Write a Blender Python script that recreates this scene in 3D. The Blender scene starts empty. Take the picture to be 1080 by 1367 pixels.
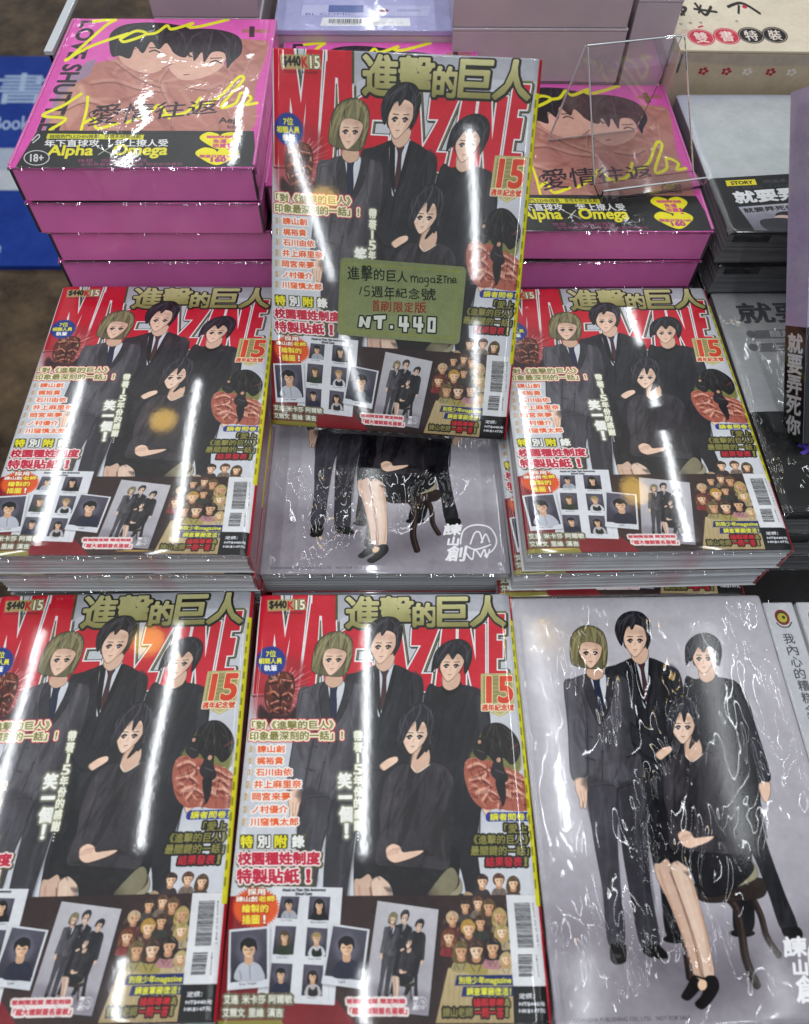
import bpy, bmesh, math, random
import numpy as np
from mathutils import Vector, Matrix
random.seed(7)
MM = 0.001
S = bpy.context.scene
COL = S.collection
# ---------------------------------------------------------------- camera
def setup_camera():
    pi, ya, ro = 1.0173530992779043, 0.034346408306743195, 0.022081747764453808
    cp, sp, cy, sy = math.cos(pi), math.sin(pi), math.cos(ya), math.sin(ya)
    F = Vector((sy*cp, cy*cp, -sp)); R = Vector((cy, -sy, 0)); U = R.cross(F)
    R2 = R*math.cos(ro)+U*math.sin(ro); U2 = -R*math.sin(ro)+U*math.cos(ro)
    cam = bpy.data.cameras.new('camera'); o = bpy.data.objects.new('camera', cam); COL.objects.link(o)
    M = Matrix((R2, U2, -F)).transposed().to_4x4(); M.translation = Vector((2.24, -239.68, 485.18))*MM
    o.matrix_world = M
    cam.sensor_fit = 'HORIZONTAL'; cam.sensor_width = 36; cam.lens = 981.87/1080*36
    cam.clip_start = 0.01; cam.clip_end = 60
    cam.dof.use_dof = True; cam.dof.focus_distance = 0.60; cam.dof.aperture_fstop = 9.0
    S.camera = o
setup_camera()
# ---------------------------------------------------------------- light: an evenly lit hall with long rows of ceiling tubes
w = bpy.data.worlds.new('World'); S.world = w; w.use_nodes = True
bg = w.node_tree.nodes['Background']; bg.inputs['Color'].default_value = (0.90, 0.95, 1.0, 1); bg.inputs['Strength'].default_value = 0.19
def tube_row(x, z=2600, w_mm=28, rad=66.0, y0=-3790, y1=6400, seg=1300, gap=340):
    y = y0
    while y < y1:
        L = bpy.data.lights.new('ceiling_tube', 'AREA'); L.shape = 'RECTANGLE'; L.size = w_mm*MM; L.size_y = (seg-gap)*MM
        L.energy = rad*math.pi*L.size*L.size_y; L.color = (0.93, 0.97, 1.0)
        o = bpy.data.objects.new('ceiling_tube', L); COL.objects.link(o); o.location = Vector((x, y+(seg-gap)/2, z))*MM
        y += seg
for x in (-1640, -985, -112, 640, 1400): tube_row(x)
def spot_bulb(x, y, z=2600, r=70, rad=20.0):
    L = bpy.data.lights.new('warm_lamp', 'AREA'); L.shape = 'DISK'; L.size = 2*r*MM; L.energy = rad*math.pi*math.pi*(r*MM)**2; L.color = (1.0, 0.62, 0.12)
    o = bpy.data.objects.new('warm_lamp', L); COL.objects.link(o); o.location = Vector((x, y, z))*MM
for x, y in ((-1110, 985), (-1135, 2080), (700, 1020), (1180, 1750), (-900, -1900)): spot_bulb(x, y)
S.view_settings.view_transform = 'Standard'; S.view_settings.look = 'None'; S.view_settings.exposure = 0.0; S.view_settings.gamma = 1.0
S.cycles.max_bounces = 8; S.cycles.transparent_max_bounces = 16; S.cycles.glossy_bounces = 4
S.cycles.sample_clamp_indirect = 6.0
# ---------------------------------------------------------------- print painter (numpy, in memory)
def hom(src, dst):
    A = []; b = []
    for (x, y), (u, v) in zip(src, dst):
        A.append([x, y, 1, 0, 0, 0, -u*x, -u*y]); b.append(u)
        A.append([0, 0, 0, x, y, 1, -v*x, -v*y]); b.append(v)
    h = np.linalg.solve(np.array(A, float), np.array(b, float))
    return np.append(h, 1).reshape(3, 3)
def happly(M, P):
    P = np.asarray(P, float).reshape(-1, 2)
    Q = np.c_[P, np.ones(len(P))] @ M.T
    return Q[:, :2] / Q[:, 2:3]
def hexc(c):
    if isinstance(c, str):
        return np.array([int(c[i:i+2], 16)/255 for i in (0, 2, 4)], np.float32)
    return np.array(c, np.float32)

SS = 3
def coverage(loops, w, h):
    """loops: list of (n,2) px arrays, filled non-zero; returns (x0,y0,mask)"""
    allp = np.concatenate(loops)
    x0 = int(max(0, math.floor(allp[:, 0].min())-1)); x1 = int(min(w, math.ceil(allp[:, 0].max())+2))
    y0 = int(max(0, math.floor(allp[:, 1].min())-1)); y1 = int(min(h, math.ceil(allp[:, 1].max())+2))
    if x1 <= x0 or y1 <= y0: return None
    A = np.concatenate(loops); B = np.concatenate([np.roll(l, -1, 0) for l in loops])
    ay = (A[:, 1]-y0)*SS; by = (B[:, 1]-y0)*SS; ax = A[:, 0]-x0; bx = B[:, 0]-x0
    keep = ay != by; ax, ay, bx, by = ax[keep], ay[keep], bx[keep], by[keep]
    d = np.where(by > ay, 1.0, -1.0)
    ty = np.minimum(ay, by); tx = np.where(by > ay, ax, bx); ey = np.maximum(ay, by); ex = np.where(by > ay, bx, ax)
    H = (y1-y0)*SS; W = x1-x0
    r0 = np.clip(np.ceil(ty-.5), 0, H).astype(int); r1 = np.clip(np.ceil(ey-.5), 0, H).astype(int)
    n = np.maximum(r1-r0, 0); tot = int(n.sum())
    if not tot: return None
    idx = np.repeat(np.arange(len(n)), n)
    rows = np.arange(tot) - np.repeat(np.cumsum(n)-n, n) + r0[idx]
    xs = tx[idx] + (rows+.5-ty[idx]) * ((ex-tx)/(ey-ty))[idx]
    xs = np.clip(xs, 0, W-.001); ix = xs.astype(int); fr = xs-ix; dd = d[idx]
    acc = np.bincount(rows*(W+1)+ix, weights=dd*(1-fr), minlength=H*(W+1)) + np.bincount(rows*(W+1)+ix+1, weights=dd*fr, minlength=H*(W+1))[:H*(W+1)]
    acc = acc[:H*(W+1)].reshape(H, W+1)[:, :W]
    m = np.clip(np.abs(np.cumsum(acc, 1)), 0, 1).reshape(y1-y0, SS, W).mean(1).astype(np.float32)
    return x0, y0, m
def box1(m, r, ax):
    k = 2*r+1
    pad = [(0, 0), (0, 0)]; pad[ax] = (r+1, r)
    c = np.cumsum(np.pad(m, pad), ax)
    return (c[k:] - c[:-k])/k if ax == 0 else (c[:, k:] - c[:, :-k])/k
def blurm(m, r):
    r = int(max(1, r))
    for _ in range(2): m = box1(box1(m, r, 0), r, 1)
    return m
def dilate(m, r):
    for i in range(int(round(r))):
        n = m.copy()
        n[1:] = np.maximum(n[1:], m[:-1]); n[:-1] = np.maximum(n[:-1], m[1:])
        n[:, 1:] = np.maximum(n[:, 1:], m[:, :-1]); n[:, :-1] = np.maximum(n[:, :-1], m[:, 1:])
        if i % 2:
            n[1:, 1:] = np.maximum(n[1:, 1:], m[:-1, :-1]); n[:-1, :-1] = np.maximum(n[:-1, :-1], m[1:, 1:])
            n[1:, :-1] = np.maximum(n[1:, :-1], m[:-1, 1:]); n[:-1, 1:] = np.maximum(n[:-1, 1:], m[1:, :-1])
        m = n
    return m

_glyph = {}
def text_tris(s, serif=False):
    if s in _glyph: return _glyph[s]
    cu = bpy.data.curves.new('glyphs', 'FONT'); cu.body = s; cu.resolution_u = 3; cu.fill_mode = 'FRONT'
    o = bpy.data.objects.new('glyphs', cu); bpy.context.scene.collection.objects.link(o)
    dg = bpy.context.evaluated_depsgraph_get(); me = bpy.data.meshes.new_from_object(o.evaluated_get(dg))
    me.calc_loop_triangles()
    V = np.empty(len(me.vertices)*3); me.vertices.foreach_get('co', V); V = V.reshape(-1, 3)[:, :2]
    T = np.empty(len(me.loop_triangles)*3, int); me.loop_triangles.foreach_get('vertices', T)
    P = V[T].reshape(-1, 3, 2)
    bpy.data.objects.remove(o); bpy.data.curves.remove(cu); bpy.data.meshes.remove(me)
    a = (P[:, 1, 0]-P[:, 0, 0])*(P[:, 2, 1]-P[:, 0, 1]) - (P[:, 1, 1]-P[:, 0, 1])*(P[:, 2, 0]-P[:, 0, 0])
    P[a < 0] = P[a < 0][:, ::-1]
    _glyph[s] = P
    return P

class Canvas:
    def __init__(c, wmm, hmm, res, bg):
        c.res = res; c.w = int(wmm*res); c.h = int(hmm*res); c.wmm = wmm; c.hmm = hmm
        c.img = np.empty((c.h, c.w, 3), np.float32); c.img[:] = hexc(bg); c.frames = {}; c.M = np.diag([res, res, 1.0])
    def frame(c, M): c.M = np.diag([c.res, c.res, 1.0]) @ M
    def px(c, P): return happly(c.M, P)
    def blend(c, cov, col, a=1.0, blur=0, dil=0, off=(0, 0)):
        if cov is None: return
        x0, y0, m = cov
        pad = int(blur*2+dil+2) if (blur or dil) else 0
        if pad:
            m = np.pad(m, pad); x0 -= pad; y0 -= pad
            if dil: m = dilate(m, dil)
            if blur: m = blurm(m, blur)
        x0 += int(off[0]); y0 += int(off[1])
        sx = max(0, -x0); sy = max(0, -y0); ex = min(m.shape[1], c.w-x0); ey = min(m.shape[0], c.h-y0)
        if ex <= sx or ey <= sy: return
        m = m[sy:ey, sx:ex, None]*a
        T = c.img[y0+sy:y0+ey, x0+sx:x0+ex]
        if isinstance(col, tuple) and len(col) == 2 and isinstance(col[0], str):      # top / bottom gradient
            t = np.linspace(0, 1, m.shape[0], dtype=np.float32)[:, None, None]
            C = hexc(col[0])*(1-t) + hexc(col[1])*t
        else: C = hexc(col)
        T += (C-T)*m
    def poly(c, P, col, a=1.0, blur=0, dil=0):
        c.blend(coverage([c.px(P)], c.w, c.h), col, a, blur, dil)
    def polys(c, L, col, a=1.0, blur=0, dil=0, off=(0, 0)):
        c.blend(coverage([c.px(P) for P in L], c.w, c.h), col, a, blur, dil, off)
    def smooth(c, P, col, a=1.0, blur=0, n=6, closed=True):
        c.poly(catmull(P, n, closed), col, a, blur)
        if getattr(c, 'outline', False) and not blur and not isinstance(col, tuple): c.line(list(P)+[P[0]], 2.0, hexc(col)*.35, .6)
    def ell(c, x, y, rx, ry, col, a=1.0, blur=0, rot=0, n=28, dil=0):
        t = np.linspace(0, 2*math.pi, n, endpoint=False); X = rx*np.cos(t); Y = ry*np.sin(t)
        r = math.radians(rot)
        c.poly(np.c_[x+X*math.cos(r)-Y*math.sin(r), y+X*math.sin(r)+Y*math.cos(r)], col, a, blur, dil)
    def line(c, P, wd, col, a=1.0, blur=0, curve=True, taper=False):
        P = np.asarray(P, float)
        if curve and len(P) > 2: P = catmull(P, 5, False)
        n = len(P); L = []
        ws = [wd/2]*n if not taper else [wd/2*(.25+.75*math.sin(math.pi*min(1, (i+.6)/n))) for i in range(n)]
        for i in range(n-1):
            d = P[i+1]-P[i]; l = math.hypot(*d)
            if l < 1e-9: continue
            q = np.array([-d[1], d[0]])/l
            L.append(np.array([P[i]+q*ws[i], P[i+1]+q*ws[i+1], P[i+1]-q*ws[i+1], P[i]-q*ws[i]]))
            t = np.linspace(0, 2*math.pi, 8, endpoint=False)
            L.append(np.c_[P[i+1][0]+ws[i+1]*np.cos(-t), P[i+1][1]+ws[i+1]*np.sin(-t)])
        Q = []
        for l in L:
            p = c.px(l); ar = np.sum(p[:, 0]*np.roll(p[:, 1], -1)-p[:, 1]*np.roll(p[:, 0], -1))
            Q.append(p if ar > 0 else p[::-1])
        if Q: c.blend(coverage(Q, c.w, c.h), col, a, blur)
    def folds(c, P, n, cols, wd, a=.35, blur=2, ang=90, spread=18, seed=1, ln=.35):
        """soft brush strokes that follow the cloth, kept inside the outline P"""
        r = random.Random(seed); Q = c.px(catmull(P, 5)); cov = coverage([Q], c.w, c.h)
        if cov is None: return
        x0, y0, m = cov; Pa = np.asarray(P, float); mn = Pa.min(0); mx = Pa.max(0); L = (mx[1]-mn[1])*ln
        for k in range(n):
            t = math.radians(ang+r.uniform(-spread, spread)); l = L*r.uniform(.4, 1.1); p0 = np.array([r.uniform(mn[0], mx[0]), r.uniform(mn[1], mx[1])]); d = np.array([math.cos(t), math.sin(t)])
            q = np.array([-d[1], d[0]]); b = r.uniform(-.12, .12)*l; w_ = wd*r.uniform(.4, 1.2)
            C = catmull([p0-d*l/2, p0+q*b, p0+d*l/2], 5, False); W = [w_*(1-abs(2*i/(len(C)-1)-1))**.7 for i in range(len(C))]
            S_ = np.concatenate([C+q*np.array(W)[:, None], (C-q*np.array(W)[:, None])[::-1]]); s = coverage([c.px(S_)], c.w, c.h)
            if s is None: continue
            sx, sy, sm = s; lay = np.zeros_like(m); ax, ay = max(sx, x0), max(sy, y0); bx, by = min(sx+sm.shape[1], x0+m.shape[1]), min(sy+sm.shape[0], y0+m.shape[0])
            if bx <= ax or by <= ay: continue
            pad = 6; ax2, ay2, bx2, by2 = max(ax-pad, x0), max(ay-pad, y0), min(bx+pad, x0+m.shape[1]), min(by+pad, y0+m.shape[0])
            lay[ay-y0:by-y0, ax-x0:bx-x0] = sm[ay-sy:by-sy, ax-sx:bx-sx]; sub = lay[ay2-y0:by2-y0, ax2-x0:bx2-x0]
            if blur: sub = blurm(sub, blur)
            c.blend((ax2, ay2, sub*m[ay2-y0:by2-y0, ax2-x0:bx2-x0]), r.choice(cols), a)
    def grain(c, amp=.012, seed=0):
        r = np.random.default_rng(seed)
        for k, g in ((1, .5), (4, .7), (16, 1.0)):
            n = r.normal(size=(c.h//k+2, c.w//k+2)).astype(np.float32); n = blurm(n, 1) if k > 1 else n; n = np.repeat(np.repeat(n, k, 0), k, 1)[:c.h, :c.w]
            if k > 1: n = blurm(n, k//2)
            c.img += (n/max(n.std(), 1e-6)*amp*g)[..., None]
    def text(c, s, box, col, layers=(), bold=0, slant=0, a=1.0, rot=0):
        """box = x0,y0,x1,y1 or four corner points (tl,tr,br,bl) in the current frame; layers = outlines, outermost first"""
        P = text_tris(s).copy().reshape(-1, 2)
        if not len(P): return
        mn = P.min(0); mx = P.max(0); P = (P-mn)/(mx-mn); P[:, 1] = 1-P[:, 1]
        if len(box) == 4 and not hasattr(box[0], '__len__'):
            x0, y0, x1, y1 = box; q = np.array([(x0, y0), (x1, y0), (x1, y1), (x0, y1)], float)
        else: q = np.array(box, float)
        sl = slant*(q[1]-q[0])
        u = P[:, :1]; v = P[:, 1:]
        X = (q[0]*(1-u)+q[1]*u)*(1-v) + (q[3]*(1-u)+q[2]*u)*v + (1-v)*sl
        p = c.px(X).reshape(-1, 3, 2)
        cov = coverage(list(p), c.w, c.h)
        if cov is None: return
        for l in layers:
            r, k = l[0], l[1]; c.blend(cov, k, l[2] if len(l) > 2 else a, blur=l[4] if len(l) > 4 else 0, dil=r+bold, off=l[3] if len(l) > 3 else (0, 0))
        c.blend(cov, col, a, dil=bold)
    def vtext(c, s, x, y0, y1, wd, col, layers=(), bold=0, x1=None):
        n = len(s); x1 = x if x1 is None else x1
        for i, ch in enumerate(s):
            ya = y0+(y1-y0)*i/n; hh = (y1-y0)/n; xc = x+(x1-x)*(i+.5)/n
            if ch in '一': c.text(ch, (xc-wd*.45, ya+hh*.42, xc+wd*.45, ya+hh*.55), col, layers, bold)
            elif ch in '！!1': c.text(ch, (xc-wd*.1, ya+hh*.08, xc+wd*.1, ya+hh*.9), col, layers, bold)
            elif ch in '…': [c.ell(xc, ya+hh*k, wd*.09, wd*.09, col) for k in (.2, .5, .8)]
            else: c.text(ch, (xc-wd*.46, ya+hh*.06, xc+wd*.46, ya+hh*.94), col, layers, bold)
    def quadimg(c, src, quad):
        """map another canvas onto a quad (tl,tr,br,bl) of the current frame"""
        p = c.px(quad); cov = coverage([p], c.w, c.h)
        if cov is None: return
        x0, y0, m = cov; hh, ww = m.shape
        M = hom([tuple(k) for k in p], [(0, 0), (src.shape[1], 0), (src.shape[1], src.shape[0]), (0, src.shape[0])])
        yy, xx = np.mgrid[0:hh, 0:ww]
        q = happly(M, np.c_[(xx+x0+.5).ravel(), (yy+y0+.5).ravel()])
        S = src[np.clip(q[:, 1].astype(int), 0, src.shape[0]-1), np.clip(q[:, 0].astype(int), 0, src.shape[1]-1)].reshape(hh, ww, 3)
        T = c.img[y0:y0+hh, x0:x0+ww]; T += (S-T)*m[..., None]
    def done(c, name):
        c.grain(.009)
        im = bpy.data.images.new(name, c.w, c.h); im.colorspace_settings.name = 'sRGB'
        c.img = np.clip((c.img-.05)*1.06, 0, 1)
        buf = np.ones((c.h, c.w, 4), np.float32); buf[..., :3] = np.clip(c.img[::-1], 0, 1)
        im.pixels.foreach_set(buf.ravel()); im.pack(); return im
def catmull(P, n=6, closed=True):
    P = np.asarray(P, float); N = len(P); out = []
    for i in range(N if closed else N-1):
        if closed: a, b, c, d = P[i-1], P[i], P[(i+1) % N], P[(i+2) % N]
        else: a, b, c, d = P[max(i-1, 0)], P[i], P[i+1], P[min(i+2, N-1)]
        for k in range(n):
            t = k/n
            out.append(.5*((2*b)+(c-a)*t+(2*a-5*b+4*c-d)*t*t+(3*b-a-3*c+d)*t**3))
    if not closed: out.append(P[-1])
    return np.array(out)
def crop(x, y, s): return np.array([[1/s, 0, x], [0, 1/s, y], [0, 0, 1]])
def rect(w, h): return [(0, 0), (w, 0), (w, h), (0, h)]

# ---- the group portrait: four plain people in dark formal clothes
def face(c, x, y, rx, ry, skin, hair, tilt=0, shade='c09a86'):
    rx *= .93; c.smooth([(x-rx, y-ry), (x+rx, y-ry), (x+rx*1.02, y), (x+rx*.7, y+ry*.5), (x-rx*.7, y+ry*.5), (x-rx*1.02, y)], hair)
    c.smooth([(x-rx, y-ry*.6), (x, y-ry), (x+rx, y-ry*.6), (x+rx*.92, y+ry*.2), (x+rx*.42, y+ry*.78), (x, y+ry*1.02), (x-rx*.42, y+ry*.78), (x-rx*.92, y+ry*.2)], skin)
    c.line([(x-rx*.92, y+ry*.2), (x-rx*.42, y+ry*.78), (x, y+ry*1.02), (x+rx*.42, y+ry*.78)], rx*.05, '8a6658', .6)
    c.smooth([(x+rx*.3, y-ry*.6), (x+rx, y-ry*.5), (x+rx*.9, y+ry*.2), (x+rx*.45, y+ry*.75), (x+rx*.55, y)], shade, .45, 2)
    c.ell(x, y-ry*.6, rx*.85, ry*.22, shade, .4, 3)
    for s in (-1, 1):
        c.line([(x+s*rx*.2, y-ry*.02), (x+s*rx*.42, y-ry*.1), (x+s*rx*.64, y-ry*.0)], rx*.12, '1e181c', .95)
        c.ell(x+s*rx*.42, y+ry*.05, rx*.14, ry*.1, '3a3440', .95); c.ell(x+s*rx*.38, y+ry*.02, rx*.04, ry*.03, 'e8e4e8', .9)
        c.line([(x+s*rx*.18, y-ry*.24), (x+s*rx*.66, y-ry*.26)], rx*.07, hair, .8)
    c.line([(x+rx*.02, y+ry*.1), (x-rx*.04, y+ry*.32)], rx*.06, shade, .9)
    c.line([(x-rx*.16, y+ry*.56), (x, y+ry*.58), (x+rx*.16, y+ry*.55)], rx*.06, '8c4c48', .85); c.line([(x-rx*.08, y+ry*.68), (x+rx*.1, y+ry*.68)], rx*.05, shade, .8); c.ell(x-rx*.5, y+ry*.35, rx*.22, ry*.14, 'e8a898', .25, 2)
def strands(c, pts, wd, col, a=.5):
    for p in pts: c.line(p, wd, col, a, taper=True)
def group(c, legs=True):
    SK = 'ecc9b2'; D = '1f1f24'
    # third standing figure (black shirt), behind
    c.smooth([(545, 330), (585, 305), (655, 300), (715, 322), (745, 380), (765, 450), (800, 560), (812, 620), (782, 640), (790, 780), (850, 960), (897, 1085), (848, 1092), (800, 960), (740, 830), (640, 800), (570, 700)], '26262b')
    c.smooth([(640, 800), (740, 800), (760, 1000), (756, 1090), (700, 1092), (690, 980)], '1b1b20'); c.ell(724, 1100, 40, 13, '141416')
    c.smooth([(848, 1088), (896, 1080), (912, 1104), (900, 1122), (862, 1116)], '151517')
    c.smooth([(700, 330), (745, 400), (800, 570), (806, 620), (785, 625), (745, 500)], '3d3d44', .8, 3)
    c.line([(722, 430), (745, 520), (770, 640), (800, 800)], 5, '0f0f12', .7, 1)
    c.line([(610, 300), (612, 500)], 3, '101013', .8)
    c.folds([(545, 330), (655, 305), (715, 322), (765, 450), (806, 620), (790, 780), (885, 1080), (850, 1085), (740, 830), (640, 800), (570, 700)], 70, ['3b3b43', '33333a', '0f0f12'], 8, .35, seed=6)
    c.smooth([(592, 310), (605, 288), (640, 290), (646, 306), (618, 330)], '121216')
    c.smooth([(776, 632), (808, 628), (812, 660), (800, 690), (784, 672)], SK)
    c.smooth([(590, 262), (634, 262), (640, 300), (615, 316), (592, 300)], 'd8b49e')
    c.smooth([(552, 262), (550, 205), (575, 172), (615, 162), (650, 182), (662, 222), (652, 268), (640, 235), (600, 215), (575, 225)], '24242a')
    face(c, 606, 242, 36, 46, SK, '222')if False else face(c, 606, 242, 36, 46, SK, '222226')
    c.smooth([(556, 235), (552, 200), (578, 172), (615, 162), (650, 182), (660, 230), (648, 262), (640, 225), (618, 205), (606, 222), (590, 205), (576, 228), (566, 250)], '26262c')
    c.folds([(556, 235), (552, 200), (578, 172), (615, 162), (650, 182), (660, 230), (648, 262), (640, 225), (618, 205), (606, 222), (590, 205), (576, 228)], 50, ['4a4a54', '3a3a42', '0c0c0f', '5c5c68'], 2.2, .6, 0, 95, 22, 11, .5)
    strands(c, [[(600, 168), (575, 190), (562, 235)], [(610, 168), (640, 190), (652, 240)], [(604, 175), (600, 200), (590, 212)]], 4, '50505a', .6)
    # second standing figure (dark suit, tall)
    c.smooth([(300, 285), (345, 258), (385, 238), (440, 238), (495, 262), (532, 288), (548, 400), (560, 520), (560, 700), (470, 900), (440, 840), (425, 700), (400, 560), (370, 440)], '27272c')
    c.smooth([(495, 265), (532, 290), (548, 400), (545, 470), (515, 400)], '3b3b42', .7, 4)
    c.smooth([(380, 250), (410, 226), (440, 238), (436, 300), (426, 395), (408, 350)], 'ccd0d8')
    c.smooth([(402, 256), (424, 254), (422, 278), (436, 350), (430, 376), (420, 350), (412, 280)], '4c2e33')
    c.poly([(378, 244), (392, 232), (426, 375), (430, 398), (404, 350)], '17171b'); c.poly([(436, 236), (446, 246), (448, 330), (430, 398), (430, 375)], '17171b')
    c.smooth([(380, 205), (430, 205), (432, 240), (410, 258), (384, 240)], 'd8b49e')
    c.smooth([(345, 190), (332, 150), (345, 112), (375, 94), (415, 98), (440, 130), (442, 180), (430, 210), (425, 160), (380, 140), (360, 170)], '26262b')
    face(c, 394, 184, 38, 50, SK, '26262a')
    c.smooth([(352, 200), (334, 160), (340, 120), (372, 95), (412, 97), (440, 128), (442, 175), (434, 196), (424, 150), (400, 128), (384, 150), (374, 130), (362, 160)], '29282d')
    c.folds([(352, 200), (334, 160), (340, 120), (372, 95), (412, 97), (440, 128), (442, 175), (434, 196), (424, 150), (400, 128), (384, 150), (374, 130), (362, 160)], 55, ['4a4a54', '3c3a42', '0c0c0f', '5c5a66'], 2.4, .6, 0, 100, 24, 12, .5)
    strands(c, [[(395, 100), (365, 120), (352, 170)], [(400, 100), (425, 130), (434, 180)], [(395, 105), (390, 125), (382, 142)], [(380, 100), (350, 130), (344, 160)]], 5, '55545c', .6)
    c.smooth([(300, 290), (330, 262), (372, 250), (360, 300), (385, 420), (420, 470), (470, 505), (470, 552), (420, 560), (370, 500)], '2f2f35')
    c.line([(372, 400), (420, 490), (466, 545)], 4, '0f0f12', .7, 1); c.line([(500, 290), (520, 380), (530, 470)], 5, '141418', .7, 2)
    c.line([(432, 400), (440, 560)], 3, '0f0f12', .8); c.line([(470, 300), (462, 400), (445, 470)], 12, '34343b', .7, 3); c.line([(330, 290), (345, 340)], 14, '3a3a42', .6, 5)
    # legs of the second, seen between
    if legs:
        c.smooth([(440, 700), (520, 700), (560, 1000), (545, 1110), (490, 1108), (470, 960)], '1b1b20')
        c.ell(520, 1118, 42, 14, '151518')
    # first standing figure (grey suit)
    c.smooth([(172, 315), (205, 300), (246, 286), (290, 285), (332, 292), (368, 306), (385, 360), (398, 460), (418, 636), (370, 648), (300, 645), (242, 642), (245, 605), (196, 612), (184, 450)], '58565c')
    c.smooth([(355, 302), (372, 320), (398, 480), (414, 634), (370, 640), (350, 500)], '3e3d43', .8, 6)
    c.smooth([(184, 320), (215, 330), (236, 440), (240, 600), (198, 606), (186, 450)], '5f5d64')
    c.line([(226, 345), (243, 430), (247, 600)], 4, '2c2b30', .8, 1)
    c.line([(292, 430), (290, 640)], 3, '2c2b30', .8); c.line([(238, 548), (268, 556)], 7, '3a393e', .9); c.line([(366, 548), (395, 540)], 7, '2f2e33', .9)
    c.smooth([(248, 292), (270, 284), (300, 288), (306, 330), (292, 420), (276, 370)], 'd0d3da')
    c.smooth([(262, 300), (282, 300), (284, 322), (296, 380), (288, 416), (274, 380), (266, 322)], '2c3048')
    c.smooth([(246, 284), (254, 300), (292, 424), (284, 450), (250, 380), (232, 310)], '3e3d43'); c.smooth([(306, 288), (330, 296), (318, 380), (290, 440), (292, 420), (304, 340)], '3a393f')
    c.smooth([(244, 268), (288, 268), (294, 294), (268, 306), (244, 290)], 'd2ad96')
    c.smooth([(205, 616), (238, 612), (246, 650), (244, 672), (240, 704), (233, 706), (230, 684), (228, 706), (221, 702), (218, 676), (208, 650)], SK); c.smooth([(228, 620), (240, 618), (246, 652), (236, 650)], 'c79d86', .7, 2); c.line([(232, 650), (236, 690)], 2, 'b08a78', .8); c.line([(222, 650), (228, 684)], 2, 'b08a78', .8)
    c.smooth([(192, 225), (196, 170), (225, 140), (262, 138), (295, 158), (308, 205), (304, 258), (285, 272), (236, 268), (200, 256)], '6b654c')
    face(c, 256, 222, 36, 46, SK, '5c573f')
    c.smooth([(196, 250), (192, 200), (205, 160), (240, 138), (275, 142), (302, 175), (308, 215), (304, 255), (292, 262), (292, 205), (262, 188), (230, 190), (220, 220), (220, 262), (204, 258)], '7c7658')
    c.folds([(196, 250), (192, 200), (205, 160), (240, 138), (275, 142), (302, 175), (308, 215), (304, 255), (292, 262), (292, 205), (262, 188), (230, 190), (220, 220), (220, 262)], 70, ['a8a174', '95906a', '55503a', '47432f'], 2.4, .6, 0, 92, 16, 13, .5)
    strands(c, [[(250, 142), (222, 170), (210, 245)], [(255, 142), (290, 170), (300, 245)], [(250, 144), (245, 170), (240, 192)], [(262, 144), (268, 170), (270, 190)], [(230, 148), (205, 190), (202, 240)]], 6, 'a39c72', .6)
    c.line([(215, 340), (232, 420), (226, 520), (232, 600)], 12, '6e6c74', .5, 5); c.line([(340, 330), (352, 430), (350, 540), (380, 620)], 14, '4a494f', .6, 6); c.line([(300, 470), (270, 560), (262, 630)], 12, '67656c', .5, 6); c.smooth([(242, 602), (300, 620), (370, 625), (416, 615), (418, 640), (300, 650), (242, 645)], '3a393f', .7, 6); c.ell(293, 470, 3, 4, '1d1c20'); c.ell(292, 530, 3, 4, '1d1c20'); c.line([(250, 480), (262, 486)], 3, '35343a')
    c.folds([(184, 320), (246, 300), (290, 440), (330, 300), (370, 310), (398, 460), (414, 634), (300, 645), (242, 640), (198, 606), (186, 450)], 60, ['77757d', '6a686f', '2f2e33', '38373c'], 7, .3, seed=3)
    if legs:
        c.smooth([(246, 642), (336, 646), (336, 800), (346, 960), (358, 1128), (308, 1132), (290, 960), (262, 800)], '48464d')
        c.smooth([(336, 646), (416, 638), (428, 780), (440, 960), (468, 1138), (412, 1146), (380, 1000), (350, 820)], '3c3b41')
        c.folds([(246, 650), (416, 645), (428, 780), (465, 1130), (415, 1140), (345, 800), (356, 1125), (308, 1128), (262, 800)], 50, ['63616a', '2c2b30', '56545c'], 6, .35, spread=8, seed=4)
        c.line([(292, 660), (312, 880), (330, 1120)], 4, '5c5a62', .7, 2); c.line([(388, 660), (410, 900), (440, 1130)], 4, '55535b', .7, 2)
        c.smooth([(316, 1136), (356, 1132), (364, 1160), (360, 1190), (330, 1197), (314, 1180)], '1c1a1c'); c.smooth([(414, 1146), (462, 1138), (492, 1168), (482, 1180), (430, 1172)], '1c1a1c')
        c.ell(338, 1172, 10, 6, '6a625e', .7, 2)
    c.line([(440, 1000), (430, 900), (438, 720)], 14, '2f2f35', .5, 6)
    c.folds([(310, 290), (372, 262), (395, 300), (430, 400), (440, 250), (530, 292), (548, 400), (560, 700), (470, 880), (400, 560)], 60, ['3d3d45', '35353c', '121215'], 8, .35, seed=5)
    # hand on the shoulder
    c.smooth([(378, 440), (420, 470), (470, 505), (476, 540), (440, 558), (390, 520)], '2d2d33'); c.line([(384, 500), (420, 540), (450, 556)], 4, '111114', .8, 1)
    c.smooth([(455, 540), (476, 520), (500, 514), (506, 528), (486, 546), (470, 556)], SK)
    # stool
    if legs:
        for P, w in (([(640, 960), (700, 1010), (720, 1080), (735, 1180), (770, 1265)], 26), ([(740, 960), (780, 1040), (800, 1110), (838, 1170)], 20), ([(560, 1000), (545, 1100), (560, 1240)], 22)):
            c.line(P, w, '2e2523')
            c.line([(x+4, y) for x, y in P], w*.25, '5a4a44', .7, 1)
        c.smooth([(560, 950), (700, 930), (790, 930), (790, 985), (700, 1000), (600, 1000)], '352c2a')
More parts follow.
